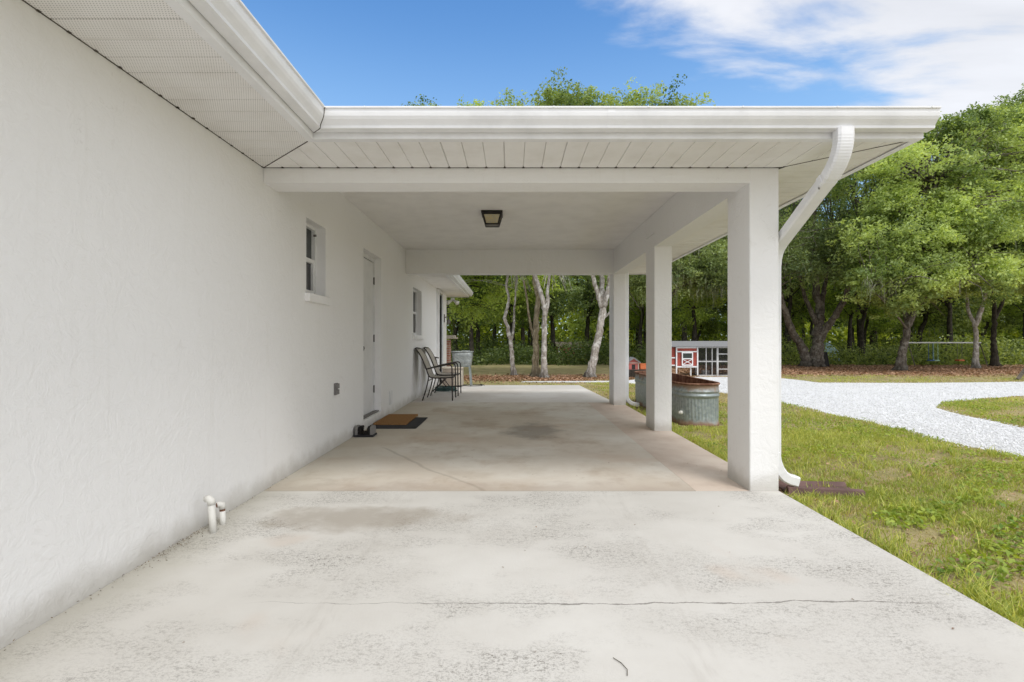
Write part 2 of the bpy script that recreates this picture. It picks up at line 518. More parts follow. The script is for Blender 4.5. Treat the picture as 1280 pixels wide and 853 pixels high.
# ------------------------------------------------------------------ mesh builder
class MB:
    def __init__(s):
        s.v = []
        s.f = []

    def add(s, verts, faces):
        o = len(s.v)
        s.v += [tuple(p) for p in verts]
        s.f += [tuple(i + o for i in f) for f in faces]
        return s

    def box(s, x0, x1, y0, y1, z0, z1, c=0.0):
        if c <= 0:
            v = [(x0, y0, z0), (x1, y0, z0), (x1, y1, z0), (x0, y1, z0), (x0, y0, z1), (x1, y0, z1), (x1, y1, z1), (x0, y1, z1)]
            return s.add(v, [(0, 3, 2, 1), (4, 5, 6, 7), (0, 1, 5, 4), (1, 2, 6, 5), (2, 3, 7, 6), (3, 0, 4, 7)])
        ring = [(x0 + c, y0), (x1 - c, y0), (x1, y0 + c), (x1, y1 - c), (x1 - c, y1), (x0 + c, y1), (x0, y1 - c), (x0, y0 + c)]
        v = [(a, b, z0) for a, b in ring] + [(a, b, z1) for a, b in ring]
        f = [tuple(range(7, -1, -1)), tuple(range(8, 16))]
        f += [(i, (i + 1) % 8, (i + 1) % 8 + 8, i + 8) for i in range(8)]
        return s.add(v, f)

    def bar(s, a, b, w, d=None, up=(0, 0, 1)):
        """rectangular bar from a to b"""
        d = d or w
        a = Vector(a); b = Vector(b)
        t = (b - a).normalized()
        u = Vector(up)
        if abs(t.dot(u)) > 0.98:
            u = Vector((0, 1, 0))
        sx = t.cross(u).normalized() * (w / 2)
        sy = t.cross(sx).normalized() * (d / 2)
        v = []
        for p in (a, b):
            v += [p - sx - sy, p + sx - sy, p + sx + sy, p - sx + sy]
        return s.add(v, [(3, 2, 1, 0), (4, 5, 6, 7), (0, 1, 5, 4), (1, 2, 6, 5), (2, 3, 7, 6), (3, 0, 4, 7)])

    def tube(s, pts, radii, sides=8, cap=True):
        pts = [Vector(p) for p in pts]
        if not isinstance(radii, (list, tuple)):
            radii = [radii] * len(pts)
        n = len(pts)
        v = []
        ref = None
        for i, p in enumerate(pts):
            t = (pts[min(i + 1, n - 1)] - pts[max(i - 1, 0)])
            if t.length < 1e-9:
                t = Vector((0, 0, 1))
            t.normalize()
            if ref is None:
                ref = Vector((1, 0, 0)) if abs(t.x) < 0.9 else Vector((0, 1, 0))
            u = (ref - t * ref.dot(t)).normalized()
            ref = u
            w = t.cross(u)
            for k in range(sides):
                a = 2 * math.pi * k / sides
                v.append(p + (u * math.cos(a) + w * math.sin(a)) * radii[i])
        f = []
        for i in range(n - 1):
            for k in range(sides):
                k2 = (k + 1) % sides
                f.append((i * sides + k, i * sides + k2, (i + 1) * sides + k2, (i + 1) * sides + k))
        if cap:
            f.append(tuple(range(sides - 1, -1, -1)))
            f.append(tuple((n - 1) * sides + k for k in range(sides)))
        return s.add(v, f)

    def lathe(s, prof, cx=0, cy=0, n=24):
        v = []
        for r, z in prof:
            for k in range(n):
                a = 2 * math.pi * k / n
                v.append((cx + r * math.cos(a), cy + r * math.sin(a), z))
        f = []
        for i in range(len(prof) - 1):
            for k in range(n):
                k2 = (k + 1) % n
                f.append((i * n + k, i * n + k2, (i + 1) * n + k2, (i + 1) * n + k))
        return s.add(v, f)

    def build(s, name, m, parent=None, smooth=False, bevel=0.0):
        off = Vector((0, 0, 0))
        p = parent
        while p is not None:
            off += p.location
            p = p.parent
        me = bpy.data.meshes.new(name)
        me.from_pydata([(x - off.x, y - off.y, z - off.z) for x, y, z in s.v], [], s.f)
        me.materials.append(m)
        if smooth:
            me.polygons.foreach_set('use_smooth', [True] * len(me.polygons))
        me.update()
        o = bpy.data.objects.new(name, me)
        col.objects.link(o)
        if parent is not None:
            o.parent = parent
        if bevel > 0:
            b = o.modifiers.new('bevel', 'BEVEL')
            b.width = bevel
            b.segments = 2
            b.limit_method = 'ANGLE'
        return o


def tag(o, label=None, cat=None, group=None, kind=None):
    if label: o['label'] = label
    if cat: o['category'] = cat
    if group: o['group'] = group
    if kind: o['kind'] = kind
    return o


def empty(name, loc=(0, 0, 0), parent=None):
    o = bpy.data.objects.new(name, None)
    o.empty_display_size = 0.2
    o.location = loc
    col.objects.link(o)
    if parent is not None:
        off = Vector((0, 0, 0))
        p = parent
        while p is not None:
            off += p.location
            p = p.parent
        o.location = Vector(loc) - off
        o.parent = parent
    return o


def copy_tree(o, parent=None):
    c = o.copy()
    col.objects.link(c)
    if parent is not None:
        c.parent = parent
    for ch in list(o.children):
        copy_tree(ch, c)
    return c


# ================================================================== GROUND
gm = MB()
xs = [-400, -120, -40, -15, 0, 2.3, 6, 12, 25, 45, 80, 160, 400]
ys = [-150, -40, -10, 0, 4, 8, 12, 16, 20, 26, 34, 50, 90, 200, 450]
gm.add([(x, y, GZ) for y in ys for x in xs],
       [(j * len(xs) + i, j * len(xs) + i + 1, (j + 1) * len(xs) + i + 1, (j + 1) * len(xs) + i)
        for j in range(len(ys) - 1) for i in range(len(xs) - 1)])
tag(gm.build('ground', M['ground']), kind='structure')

XW = -1.957
tag(MB().box(XW + 0.001, 2.10, -6.0, 4.026, -0.30, 0.0).build('driveway', M['drive']), kind='structure')
tag(MB().box(XW + 0.001, 1.446, 4.031, 9.846, -0.30, 0.0).build('carport_slab', M['carport']), kind='structure')
tag(MB().box(1.450, 2.10, 4.031, 9.846, -0.30, -0.002).build('carport_kerb_strip', M['strip']), kind='structure')
pm = MB()
pv = [(XW + 0.001, 9.852), (1.98, 9.852), (1.80, 13.75), (-4.5, 13.75), (-4.5, 15.4), (XW + 0.001, 15.4)]
pm.add([(a, b, -0.004) for a, b in pv[:4]] + [(a, b, -0.30) for a, b in pv[:4]], [(0, 1, 2, 3), (0, 4, 5, 1), (1, 5, 6, 2), (2, 6, 7, 3)])
tag(pm.build('patio', M['patio']), kind='structure')


def jitter_poly(pts, step, amp, seed):
    rng = random.Random(seed)
    out = []
    for i, a in enumerate(pts):
        b = pts[(i + 1) % len(pts)]
        L = math.hypot(b[0] - a[0], b[1] - a[1])
        n = max(1, int(L / step))
        for k in range(n):
            t = k / n
            x = a[0] + (b[0] - a[0]) * t
            y = a[1] + (b[1] - a[1]) * t
            q = mnoise.noise(Vector((x * 1.7, y * 1.7, seed))) * amp * 1.6
            q2 = mnoise.noise(Vector((x * 6, y * 6, seed + 9))) * amp * 0.8
            out.append((x + q + q2, y + q2 - q * 0.6))
    return out


def sheet(name, pts, z, m):
    b = MB()
    b.add([(x, y, z) for x, y in pts], [tuple(range(len(pts)))])
    o = b.build(name, m)
    bm_ = bpy.data.meshes  # keep the n-gon; Cycles triangulates it
    return o


drive = [(5.45, -8), (7.2, -8), (7.3, 4), (7.35, 7.0), (7.6, 8.6), (7.95, 9.6), (8.8, 10.5), (11.6, 11.7), (30, 13.0), (60, 14),
         (60, 18.5), (30, 16.6), (17, 15.9), (12, 15.3), (9.3, 15.4), (9.0, 17.9), (5.0, 17.9), (3.6, 16.2), (0.4, 15.95), (0.3, 15.6), (3.3, 15.45), (4.3, 13.6),
         (5.1, 12.3), (5.5, 10.6), (5.55, 7.4), (5.4, 6.4), (5.6, 4.0), (5.5, 0)]
drive_poly = jitter_poly(drive, 0.12, 0.055, 3)
tag(sheet('gravel_drive', drive_poly, GZ + 0.006, M['gravel']), kind='structure')


def inside(px, py, poly):
    """vectorised point in polygon"""
    r = np.zeros(px.shape, bool)
    n = len(poly)
    j = n - 1
    for i in range(n):
        xi, yi = poly[i]
        xj, yj = poly[j]
        c = ((yi > py) != (yj > py))
        with np.errstate(divide='ignore', invalid='ignore'):
            t = (xj - xi) * (py - yi) / (yj - yi + 1e-12) + xi
        r ^= c & (px < t)
        j = i
    return r


# ------------------------------------------------------------------ numpy meshes
def np_mesh(name, verts, quads, m, tint=None, parent=None, tri=False):
    me = bpy.data.meshes.new(name)
    k = 3 if tri else 4
    nv, nq = len(verts), len(quads)
    me.vertices.add(nv)
    me.vertices.foreach_set('co', np.ascontiguousarray(verts, np.float32).ravel())
    me.loops.add(nq * k)
    me.loops.foreach_set('vertex_index', np.ascontiguousarray(quads, np.int32).ravel())
    me.polygons.add(nq)
    me.polygons.foreach_set('loop_start', np.arange(0, nq * k, k, dtype=np.int32))
    me.polygons.foreach_set('loop_total', np.full(nq, k, np.int32))
    if tint is not None:
        a = me.attributes.new('tint', 'FLOAT', 'POINT')
        a.data.foreach_set('value', np.ascontiguousarray(tint, np.float32))
    me.materials.append(m)
    me.update(calc_edges=True)
    o = bpy.data.objects.new(name, me)
    col.objects.link(o)
    if parent is not None:
        o.parent = parent
    return o


def leaf_cards(cent, normal, size, rng, aspect=0.55):
    """one small folded leaf (rhombus) per row"""
    n = len(cent)
    normal = normal / (np.linalg.norm(normal, axis=1, keepdims=True) + 1e-9)
    r = rng.normal(size=(n, 3))
    u = np.cross(normal, r)
    u /= (np.linalg.norm(u, axis=1, keepdims=True) + 1e-9)
    w = np.cross(normal, u)
    s = size[:, None]
    base = cent - u * s * 0.5
    tip = cent + u * s * 0.5 - normal * s * 0.12
    l = cent + w * s * aspect * 0.5 + normal * s * 0.10 - u * s * 0.05
    rr = cent - w * s * aspect * 0.5 + normal * s * 0.10 - u * s * 0.05
    v = np.stack([base, l, tip, rr], 1).reshape(-1, 3)
    q = np.arange(4 * n).reshape(n, 4)
    return v, q


def smooth_path(pts, sub, jit, rng):
    """Catmull-Rom through pts"""
    P = [Vector(p) for p in pts]
    out = []
    for i in range(len(P) - 1):
        p0 = P[max(i - 1, 0)]; p1 = P[i]; p2 = P[i + 1]; p3 = P[min(i + 2, len(P) - 1)]
        for k in range(sub):
            t = k / sub
            q = 0.5 * ((2 * p1) + (-p0 + p2) * t + (2 * p0 - 5 * p1 + 4 * p2 - p3) * t * t + (-p0 + 3 * p1 - 3 * p2 + p3) * t ** 3)
            if i or k:
                q = q + Vector((rng.gauss(0, jit), rng.gauss(0, jit), 0))
            out.append(q)
    out.append(P[-1])
    return out


def tree(name, loc, limbs, blobs, nclus, leaves, size, leafmat, barkmat, seed, label=None, cat='tree', group=None,
         rc=0.6, tint=(0.10, 0.9), flare=1.7, twigs=0.5, moss=0, flat=0.62, bare=0):
    """limbs: [(points, r_start, r_end)] with points relative to the base; blobs: [(centre, radii, weight)] filled with leaf sprays"""
    rng = random.Random(seed)
    nr = np.random.default_rng(seed)
    root = empty(name, loc)
    if label:
        tag(root, label, cat, group)
    tb = MB()
    nodes = []
    for li, (pts, r0, r1) in enumerate(limbs):
        path = smooth_path(pts, 6, r0 * 0.10, rng)
        n = len(path)
        rad = []
        for i in range(n):
            t = i / (n - 1)
            r = r0 + (r1 - r0) * t ** 0.85
            if li == 0 or pts[0][2] <= 0.02:
                h = path[i].z
                r *= 1 + (flare - 1) * math.exp(-max(h, 0) / (r0 * 1.6))
            r *= 1 + 0.10 * rng.uniform(-1, 1)
            rad.append(r)
            nodes.append((path[i].copy(), r))
        if pts[0][2] <= 0.02:
            path[0].z = -0.15
        tb.tube(path, rad, 11)
    # root swellings
    r0 = limbs[0][1]
    for k in range(5):
        a = 2 * math.pi * (k + rng.random() * 0.6) / 5
        d = Vector((math.cos(a), math.sin(a), 0))
        tb.tube([d * r0 * 0.5 + Vector((0, 0, r0 * 1.3)), d * r0 * 1.35 + Vector((0, 0, r0 * 0.35)), d * r0 * 2.3 + Vector((0, 0, -0.06))],
                [r0 * 0.35, r0 * 0.38, r0 * 0.12], 7)
    # sprays
    wts = np.array([b[2] for b in blobs], float)
    wts /= wts.sum()
    which = nr.choice(len(blobs), nclus, p=wts)
    d = nr.normal(size=(nclus, 3))
    d /= np.linalg.norm(d, axis=1, keepdims=True)
    rr = nr.random(nclus) ** 0.42
    cen = np.array([b[0] for b in blobs], float)[which]
    rad3 = np.array([b[1] for b in blobs], float)[which]
    cc = cen + d * rad3 * rr[:, None]
    # gather the sprays into boughs so the crown has lumps and holes
    nb = max(4, nclus // 9)
    bi = nr.integers(0, nclus, nb)
    bc = cc[bi]
    dist = ((cc[:, None, :] - bc[None, :, :]) ** 2).sum(2)
    near = dist.argmin(1)
    pull = nr.uniform(0.15, 0.60, nclus)[:, None]
    cc = cc + (bc[near] - cc) * pull + nr.uniform(-.3, .3, size=(nclus, 3))
    btint = nr.uniform(-0.28, 0.28, nb)[near]
    up = nodes[len(nodes) // 3:]
    upn = np.array([tuple(p) for p, r in up])
    for i in range(nclus):
        if rng.random() < twigs:
            c = cc[i]
            dist = np.linalg.norm(upn - c, axis=1) + np.maximum(upn[:, 2] - c[2], 0) * 1.5
            k = int(np.argmin(dist))
            a = up[k][0]
            b = Vector(c)
            L = (b - a).length
            if L < 0.3:
                continue
            mid = a.lerp(b, 0.5) + Vector((rng.gauss(0, .10 * L), rng.gauss(0, .10 * L), 0.10 * L))
            rb = min(up[k][1] * 0.6, 0.012 + 0.012 * L)
            path = smooth_path([a, mid, b], 3, 0.02, rng)
            tb.tube(path, [rb + (0.008 - rb) * t / (len(path) - 1) for t in range(len(path))], 5, cap=False)
    for k in range(bare):            # leafless grey twigs at the edge of the crown
        i = rng.randrange(nclus)
        a = Vector(cc[i])
        dd = Vector((d[i][0], d[i][1], d[i][2] * 0.3 - 0.25)).normalized()
        for q in range(5):
            e = (dd + Vector((rng.gauss(0, .5), rng.gauss(0, .5), rng.gauss(0, .4)))).normalized()
            L = rng.uniform(0.7, 1.6)
            m1 = a + e * L * 0.5 + Vector((rng.gauss(0, .1), rng.gauss(0, .1), rng.gauss(0, .1)))
            tb.tube([a, m1, a + e * L + Vector((rng.gauss(0, .2), 0, rng.gauss(0, .2)))], [0.022, 0.016, 0.006], 4, cap=False)
    tk = tb.build('trunk', barkmat, root, smooth=True) if False else None
    me_off = root.location.copy()
    # the limbs are written in local coordinates
    o = MB()
    o.v = [(x + me_off.x, y + me_off.y, z + me_off.z) for x, y, z in tb.v]
    o.f = tb.f
    o.build('trunk', barkmat, root, smooth=True)
    cnt = (leaves * nr.uniform(0.45, 1.5, nclus)).astype(int)
    idx = np.repeat(np.arange(nclus), cnt)
    n = len(idx)
    rcs = rc * nr.uniform(0.6, 1.35, nclus)
    # each spray is a handful of small sub-tufts so its outline is ragged
    ksub = 5
    sub = nr.normal(size=(nclus, ksub, 3)) * np.array([0.62, 0.62, 0.62 * flat])
    pick = nr.integers(0, ksub, n)
    ball = nr.normal(size=(n, 3))
    ball *= (nr.random(n) ** 0.45 / (np.linalg.norm(ball, axis=1) + 1e-9))[:, None]
    sub *= np.minimum(1, 0.95 / (np.linalg.norm(sub, axis=2, keepdims=True) + 1e-9))
    off = sub[idx, pick] + ball * np.array([0.50, 0.50, 0.34])
    pos = cc[idx] + off * rcs[idx][:, None]
    nor = nr.normal(size=(n, 3)) * 0.85 + np.array([0, 0, 0.6]) + d[idx] * 0.35
    sz = size * nr.uniform(0.6, 1.35, n)
    v, q = leaf_cards(pos, nor, sz, nr)
    lo, hi = tint
    ct = np.clip(nr.uniform(lo, hi, nclus) * .75 + .12 + btint, 0, 1)
    tt = np.clip(ct[idx] + nr.normal(size=n) * 0.11, 0, 1)
    np_mesh('crown', v, q, leafmat, np.repeat(tt, 4), root)
    if moss:
        ms = []
        mt = []
        pick = nr.choice(nclus, moss)
        for i in pick:
            base = cc[i] + np.array([0, 0, -0.2])
            for s_ in range(34):
                x0 = base + nr.normal(size=3) * np.array([.42, .42, .16])
                L = nr.uniform(0.15, 0.85) * nr.uniform(.5, 1.2)
                w = nr.uniform(0.004, 0.013)
                a = nr.uniform(0, 6.28)
                du = np.array([math.cos(a), math.sin(a), 0]) * w
                sw = nr.normal(size=3) * np.array([.06, .06, 0])
                p0, p1, p2 = x0, x0 + sw + np.array([0, 0, -L * .5]), x0 + sw * .3 + np.array([0, 0, -L])
                ms += [p0 - du, p0 + du, p1 + du * .9, p1 - du * .9, p1 - du * .9, p1 + du * .9, p2 + du * .1, p2 - du * .1]
                mt += [nr.random()] * 8
        ms = np.array(ms)
        tag(np_mesh('hanging_moss', ms, np.arange(len(ms)).reshape(-1, 4), M['moss'], np.array(mt), root), kind='stuff')
    return root


# ================================================================== HOUSE
house = tag(empty('house', (XW, 4.0, 0)), 'white stucco house with an open carport on square columns under a white gutter', 'house')
BZ = 2.424       # underside of beams
SZ = 2.543       # soffit level
CZ = 2.865       # carport ceiling
EX = -1.334      # eave line of the long side
FY = 3.43        # eave line of the carport front
RX = 2.75        # eave line of the carport side
BY = 10.45       # eave line of the carport back
HY1 = 15.3       # far end of the long wall

# the long wall with openings (y0, y1, z0, z1)
opens = [(4.87, 5.376, 1.64, 2.36), (6.745, 7.656, 0.13, 2.41), (10.14, 11.08, 1.30, 2.25), (13.35, 14.25, 0.02, 2.49)]
wm = MB()
ysp = sorted({-6.0, HY1} | {o[0] for o in opens} | {o[1] for o in opens})
for i in range(len(ysp) - 1):
    a, b = ysp[i], ysp[i + 1]
    hit = [o for o in opens if o[0] <= a + 1e-6 and o[1] >= b - 1e-6]
    zr = [(-0.12, 2.9)]
    if hit:
        zr = [(-0.12, hit[0][2]), (hit[0][3], 2.9)]
    for z0, z1 in zr:
        wm.add([(XW, a, z0), (XW, b, z0), (XW, b, z1), (XW, a, z1)], [(0, 1, 2, 3)])
REC = 0.10
for (a, b, z0, z1) in opens:
    x1 = XW - REC - 0.06
    wm.add([(XW, a, z0), (XW, b, z0), (XW, b, z1), (XW, a, z1), (x1, a, z0), (x1, b, z0), (x1, b, z1), (x1, a, z1)],
           [(0, 4, 5, 1), (1, 5, 6, 2), (2, 6, 7, 3), (3, 7, 4, 0)])
# other walls of the block
wm.add([(-13, -6, -0.12), (XW, -6, -0.12), (XW, -6, 2.9), (-13, -6, 2.9), (-13, HY1, -0.12), (XW, HY1, -0.12), (XW, HY1, 2.9), (-13, HY1, 2.9)],
       [(0, 1, 2, 3), (5, 4, 7, 6), (4, 0, 3, 7)])
wm.build('wall', M['stucco'], house)

CX0, CX1 = 1.871, 2.10
for cy in (4.028, 6.73, 9.43):
    MB().box(CX0, CX1, cy, cy + 0.42, -0.06, SZ + 0.05, 0.006).build('column', M['stucco'], house)
bm1 = MB().box(XW + 0.002, CX0 + 0.003, 4.030, 4.27, BZ, SZ + 0.35)
bm1.build('front_beam', M['stucco'], house)
for ya, yb in ((4.40, 6.735), (7.145, 9.435)):
    MB().box(CX0 + 0.002, CX1 - 0.002, ya, yb, BZ, CZ + 0.05).build('side_beam', M['stucco'], house)
# the upper part of the side beam behind the column heads
for ya, yb in ((4.0785, 4.40), (6.735, 7.145)):
    MB().box(CX0 + 0.004, CX1 - 0.004, ya, yb, SZ + 0.06, CZ + 0.04).build('beam_head', M['stucco'], house)
MB().box(XW + 0.002, CX0 + 0.003, 9.432, 9.68, BZ, CZ + 0.05).build('rear_beam', M['stucco'], house)
MB().box(XW + 0.002, CX0 + 0.001, 4.272, 9.43, CZ, CZ + 0.02).build('carport_ceiling', M['ceiling'], house)

# --- soffits: ribbed vinyl, each rib a shallow V groove in one sheet
PW = 0.1453


def soffit_strip(mb, p0, p1, q0, q1, along, other0, other1):
    pass


def ribs(lo, hi, first):
    """profile positions (t, depth) along a run with grooves"""
    out = [(lo, 0.0)]
    t = first
    i = 0
    while t < lo + 0.012:
        t += PW
        i += 1
    while t < hi - 0.012:
        g, dp = (0.0045, 0.012) if i % 3 == 0 else (0.004, 0.009)
        out += [(t - g, 0.0), (t, dp), (t + g, 0.0)]
        t += PW
        i += 1
    out.append((hi, 0.0))
    return out


def ribbed(prof, lims, axis, z):
    """strip whose ribs run across: lims(t) -> (a, b) extents of the other axis"""
    b = MB()
    v = []
    for t, dp in prof:
        a, c = lims(t)
        for q in (a, c):
            v.append((t, q, z + dp) if axis == 'x' else (q, t, z + dp))
    f = [(2 * i, 2 * i + 1, 2 * i + 3, 2 * i + 2) for i in range(len(prof) - 1)]
    if axis == 'y':
        f = [tuple(reversed(q)) for q in f]
    return b.add(v, f)


CORN = EX - XW                       # width of the side eave
# long side, before the carport (ends on the mitre)
ribbed(ribs(-6.0, 4.028, 2.167 - 60 * PW), lambda t: (XW, EX if t <= FY else XW + max(0.0005, (4.028 - t) / (4.028 - FY) * CORN)), 'y', SZ).build('vented_soffit', M['vented'], house)
# carport front
ribbed(ribs(XW, RX, -1.80), lambda t: (FY if t > EX else 4.028 - (t - XW) / CORN * (4.028 - FY) - 0.0005, 4.028 if t < CX1 else max(FY + 0.001, 4.028 - (t - CX1) / (RX - CX1) * (4.028 - FY))), 'x', SZ).build('soffit', M['vinyl'], house)
# carport right side, mitred at both corners
ribbed(ribs(FY, BY, FY + 0.1), lambda t: (CX1 if 4.028 <= t <= 9.85 else (RX - (t - FY) / (4.028 - FY) * (RX - CX1) if t < 4.028 else CX1 + (t - 9.85) / 0.6 * (RX - CX1)), RX), 'y', SZ).build('soffit', M['vinyl'], house)
# carport back and the long side beyond it
ribbed(ribs(XW, RX, -1.8), lambda t: (9.68 if t < CX1 else 9.85 + (t - CX1) / (RX - CX1) * 0.6 - 0.001, BY), 'x', SZ + 0.001).build('soffit', M['vinyl'], house)
ribbed(ribs(BY, 15.9, BY + 0.05), lambda t: (XW - (0.0 if t < HY1 else 3.0), EX), 'y', SZ + 0.002).build('vented_soffit', M['vinyl'], house)
# dark dirty joint where the soffit meets the wall and at the mitre
jt = MB()
jt.box(XW, XW + 0.005, -6, 4.02, SZ - 0.003, SZ + 0.006)
jt.bar((XW, 4.028, SZ - 0.001), (EX, FY + 0.006, SZ - 0.001), 0.006, 0.004)
jt.box(XW, CX1, 4.021, 4.027, SZ - 0.003, SZ + 0.006)
jt.bar((CX1, 4.028, SZ - 0.001), (RX - 0.02, FY + 0.02, SZ - 0.001), 0.006, 0.004)
rj = random.Random(4)
for k in range(58):
    y = 4.0 - k * 0.1453
    jt.box(XW, XW + 0.009 + 0.008 * rj.random(), y - 0.008, y + 0.008, SZ - 0.005, SZ + 0.006)
for k in range(26):
    x = -1.80 + k * 0.1453
    jt.box(x - 0.010, x + 0.010, 4.012, 4.027, SZ - 0.005, SZ + 0.006)
jt.build('soffit_joint', M['darkgap'], house)


def sweep(prof, stations):
    """prof [(out, z)]; stations [(x, y, dx, dy)] with (dx,dy) the outward unit (mitred)"""
    b = MB()
    v = []
    for (x, y, dx, dy) in stations:
        for o, z in prof:
            v.append((x + dx * o, y + dy * o, z))
    n = len(prof)
    f = []
    for i in range(len(stations) - 1):
        for k in range(n - 1):
            f.append((i * n + k, i * n + k + 1, (i + 1) * n + k + 1, (i + 1) * n + k))
    return b.add(v, f)


def cap(b, prof, st):
    x, y, dx, dy = st
    b.add([(x + dx * o, y + dy * o, z) for o, z in prof], [tuple(range(len(prof)))])


# fascia: drops just below the soffit and returns under it
fas = [(-0.05, SZ - 0.006), (-0.05, SZ - 0.010), (0.0, SZ - 0.010), (0.004, SZ - 0.006), (0.004, 2.70), (-0.02, 2.705)]
st_front = [(EX, -6, 1, 0), (EX, FY, 1, -1), (RX, FY, 1, -1)]
st_fas = [(EX, -6, 1, 0), (EX, FY, 1, -1), (RX, FY, 1, -1), (RX, BY, 1, 1), (EX, BY, 1, 1), (EX, 15.9, 1, 1), (-13.6, 15.9, 0, 1)]
sweep(fas, st_fas).build('fascia', M['gutter'], house)
# ogee (K style) gutter
kp = [(0.006, 2.690), (0.006, 2.578), (0.012, 2.572), (0.070, 2.572), (0.078, 2.576), (0.079, 2.592), (0.088, 2.604), (0.104, 2.622), (0.114, 2.640), (0.118, 2.660),
      (0.118, 2.682), (0.122, 2.684), (0.128, 2.686), (0.128, 2.696), (0.118, 2.698), (0.112, 2.692), (0.112, 2.66), (0.10, 2.63), (0.07, 2.585), (0.014, 2.585)]
gut = sweep(kp, [(EX, -6, 1, 0), (EX, FY, 1, -1), (RX + 0.02, FY, 0, -1)])
cap(gut, kp[:14], (RX + 0.02, FY, 0, -1))
gut.build('gutter', M['gutter'], house)
g2 = sweep(kp, [(EX, BY + 0.06, 1, 0), (EX, 16.0, 1, 0)])
cap(g2, kp[:14], (EX, 16.0, 1, 0))
g2.build('gutter', M['gutter'], house)
g3 = sweep(kp, [(RX + 0.02, BY, 0, 1), (EX + 0.14, BY, 0, 1)])
cap(g3, kp[:14], (RX + 0.02, BY, 0, 1))
g3.build('gutter', M['gutter'], house)
# drip edge along the carport side
MB().box(RX + 0.004, RX + 0.028, FY - 0.02, BY + 0.02, 2.672, 2.70).build('drip_edge', M['gutter'], house)
ms_ = MB()
for (o1, z1), (o2, z2) in zip(kp[1:12], kp[2:13]):
    ms_.bar((EX + o1 + .0012, FY - o1 - .0012, z1), (EX + o2 + .0012, FY - o2 - .0012, z2), 0.005, 0.003)
ms_.build('gutter_seam', M['darkgap'], house)
for xg in (0.62,):
    lap = sweep([(o + .0022, z - .0005) for o, z in kp[1:12]], [(xg, FY, 0, -1), (xg + .05, FY, 0, -1)])
    lap.build('gutter_joint', M['gutter'], house)
for k in range(7):
    xg = -0.95 + k * 0.61
    MB().tube([(xg, FY - .126, 2.691), (xg, FY - .1325, 2.691)], .006, 8).build('gutter_screw', M['gutter'], house)
# roof: long hip and a lower hip over the carport
rf = MB()
zE, pit = 2.708, 0.28
x0, x1, y0, y1 = -13.7, EX + 0.02, -6.7, 15.95
hw = (x1 - x0) / 2
rz = zE + hw * pit
rf.add([(x0, y0, zE), (x1, y0, zE), (x1, y1, zE), (x0, y1, zE), ((x0 + x1) / 2, y0 + hw, rz), ((x0 + x1) / 2, y1 - hw, rz)],
       [(0, 1, 4), (2, 3, 5), (3, 0, 4, 5)])
zw = zE + (x1 - XW) * pit
rf.add([(x1, y0, zE), (x1, FY - 0.02, zE), (XW, FY - 0.02, zw), (XW, BY + 0.02, zw), (x1, BY + 0.02, zE), (x1, y1, zE), ((x0 + x1) / 2, y1 - hw, rz), ((x0 + x1) / 2, y0 + hw, rz)],
       [(0, 1, 2, 3, 4, 5, 6, 7)])
hw2 = (BY - FY) / 2 + 0.02
ry = (BY + FY) / 2
zr2 = zE - 0.002 + hw2 * pit
xin = EX - (zr2 - zE) / pit - 0.3
rf.add([(XW - 0.1, FY - 0.02, zE - 0.002), (RX + 0.02, FY - 0.02, zE - 0.002), (RX + 0.02, BY + 0.02, zE - 0.002), (XW - 0.1, BY + 0.02, zE - 0.002), (RX + 0.02 - hw2, ry, zr2), (xin, ry, zr2)],
       [(0, 1, 4, 5), (1, 2, 4), (2, 3, 5, 4)])
rf.build('roof', M['shingle'], house)


# --- downspouts
def rect_tube(mb, pts, w, d, side):
    """rectangular pipe along pts; side = unit axis of its width"""
    s = Vector(side).normalized()
    v = []
    P = [Vector(p) for p in pts]
    n = len(P)
    for i, p in enumerate(P):
        t = (P[min(i + 1, n - 1)] - P[max(i - 1, 0)]).normalized()
        u = t.cross(s).normalized()
        for (a, b) in ((-.5, -.36), (-.36, -.5), (.36, -.5), (.5, -.36), (.5, .36), (.36, .5), (-.36, .5), (-.5, .36)):
            v.append(p + s * (a * w) + u * (b * d))
    f = []
    for i in range(n - 1):
        for k in range(8):
            f.append((i * 8 + k, i * 8 + (k + 1) % 8, (i + 1) * 8 + (k + 1) % 8, (i + 1) * 8 + k))
    f.append(tuple(range(7, -1, -1)))
    f.append(tuple((n - 1) * 8 + k for k in range(8)))
    mb.add(v, f)


def arc_pts(a, c, b, n):
    a, b, c = Vector(a), Vector(b), Vector(c)
    return [a * (1 - t) ** 2 + c * 2 * t * (1 - t) + b * t * t for t in [i / n for i in range(n + 1)]]


def crimped(mb, pts, w, d, side):
    """elbow with crimp ridges: alternate sections swell slightly"""
    s = Vector(side).normalized()
    P = [Vector(p) for p in pts]
    n = len(P)
    v = []
    for i, p in enumerate(P):
        t = (P[min(i + 1, n - 1)] - P[max(i - 1, 0)]).normalized()
        u = t.cross(s).normalized()
        k = 1.0 + (0.012 if i % 2 else -0.012)
        for (a, b) in ((-.5, -.36), (-.36, -.5), (.36, -.5), (.5, -.36), (.5, .36), (.36, .5), (-.36, .5), (-.5, .36)):
            v.append(p + s * (a * w * k) + u * (b * d * k))
    f = []
    for i in range(n - 1):
        for k in range(8):
            f.append((i * 8 + k, i * 8 + (k + 1) % 8, (i + 1) * 8 + (k + 1) % 8, (i + 1) * 8 + k))
    f.append(tuple(range(7, -1, -1)))
    f.append(tuple((n - 1) * 8 + k for k in range(8)))
    mb.add(v, f)


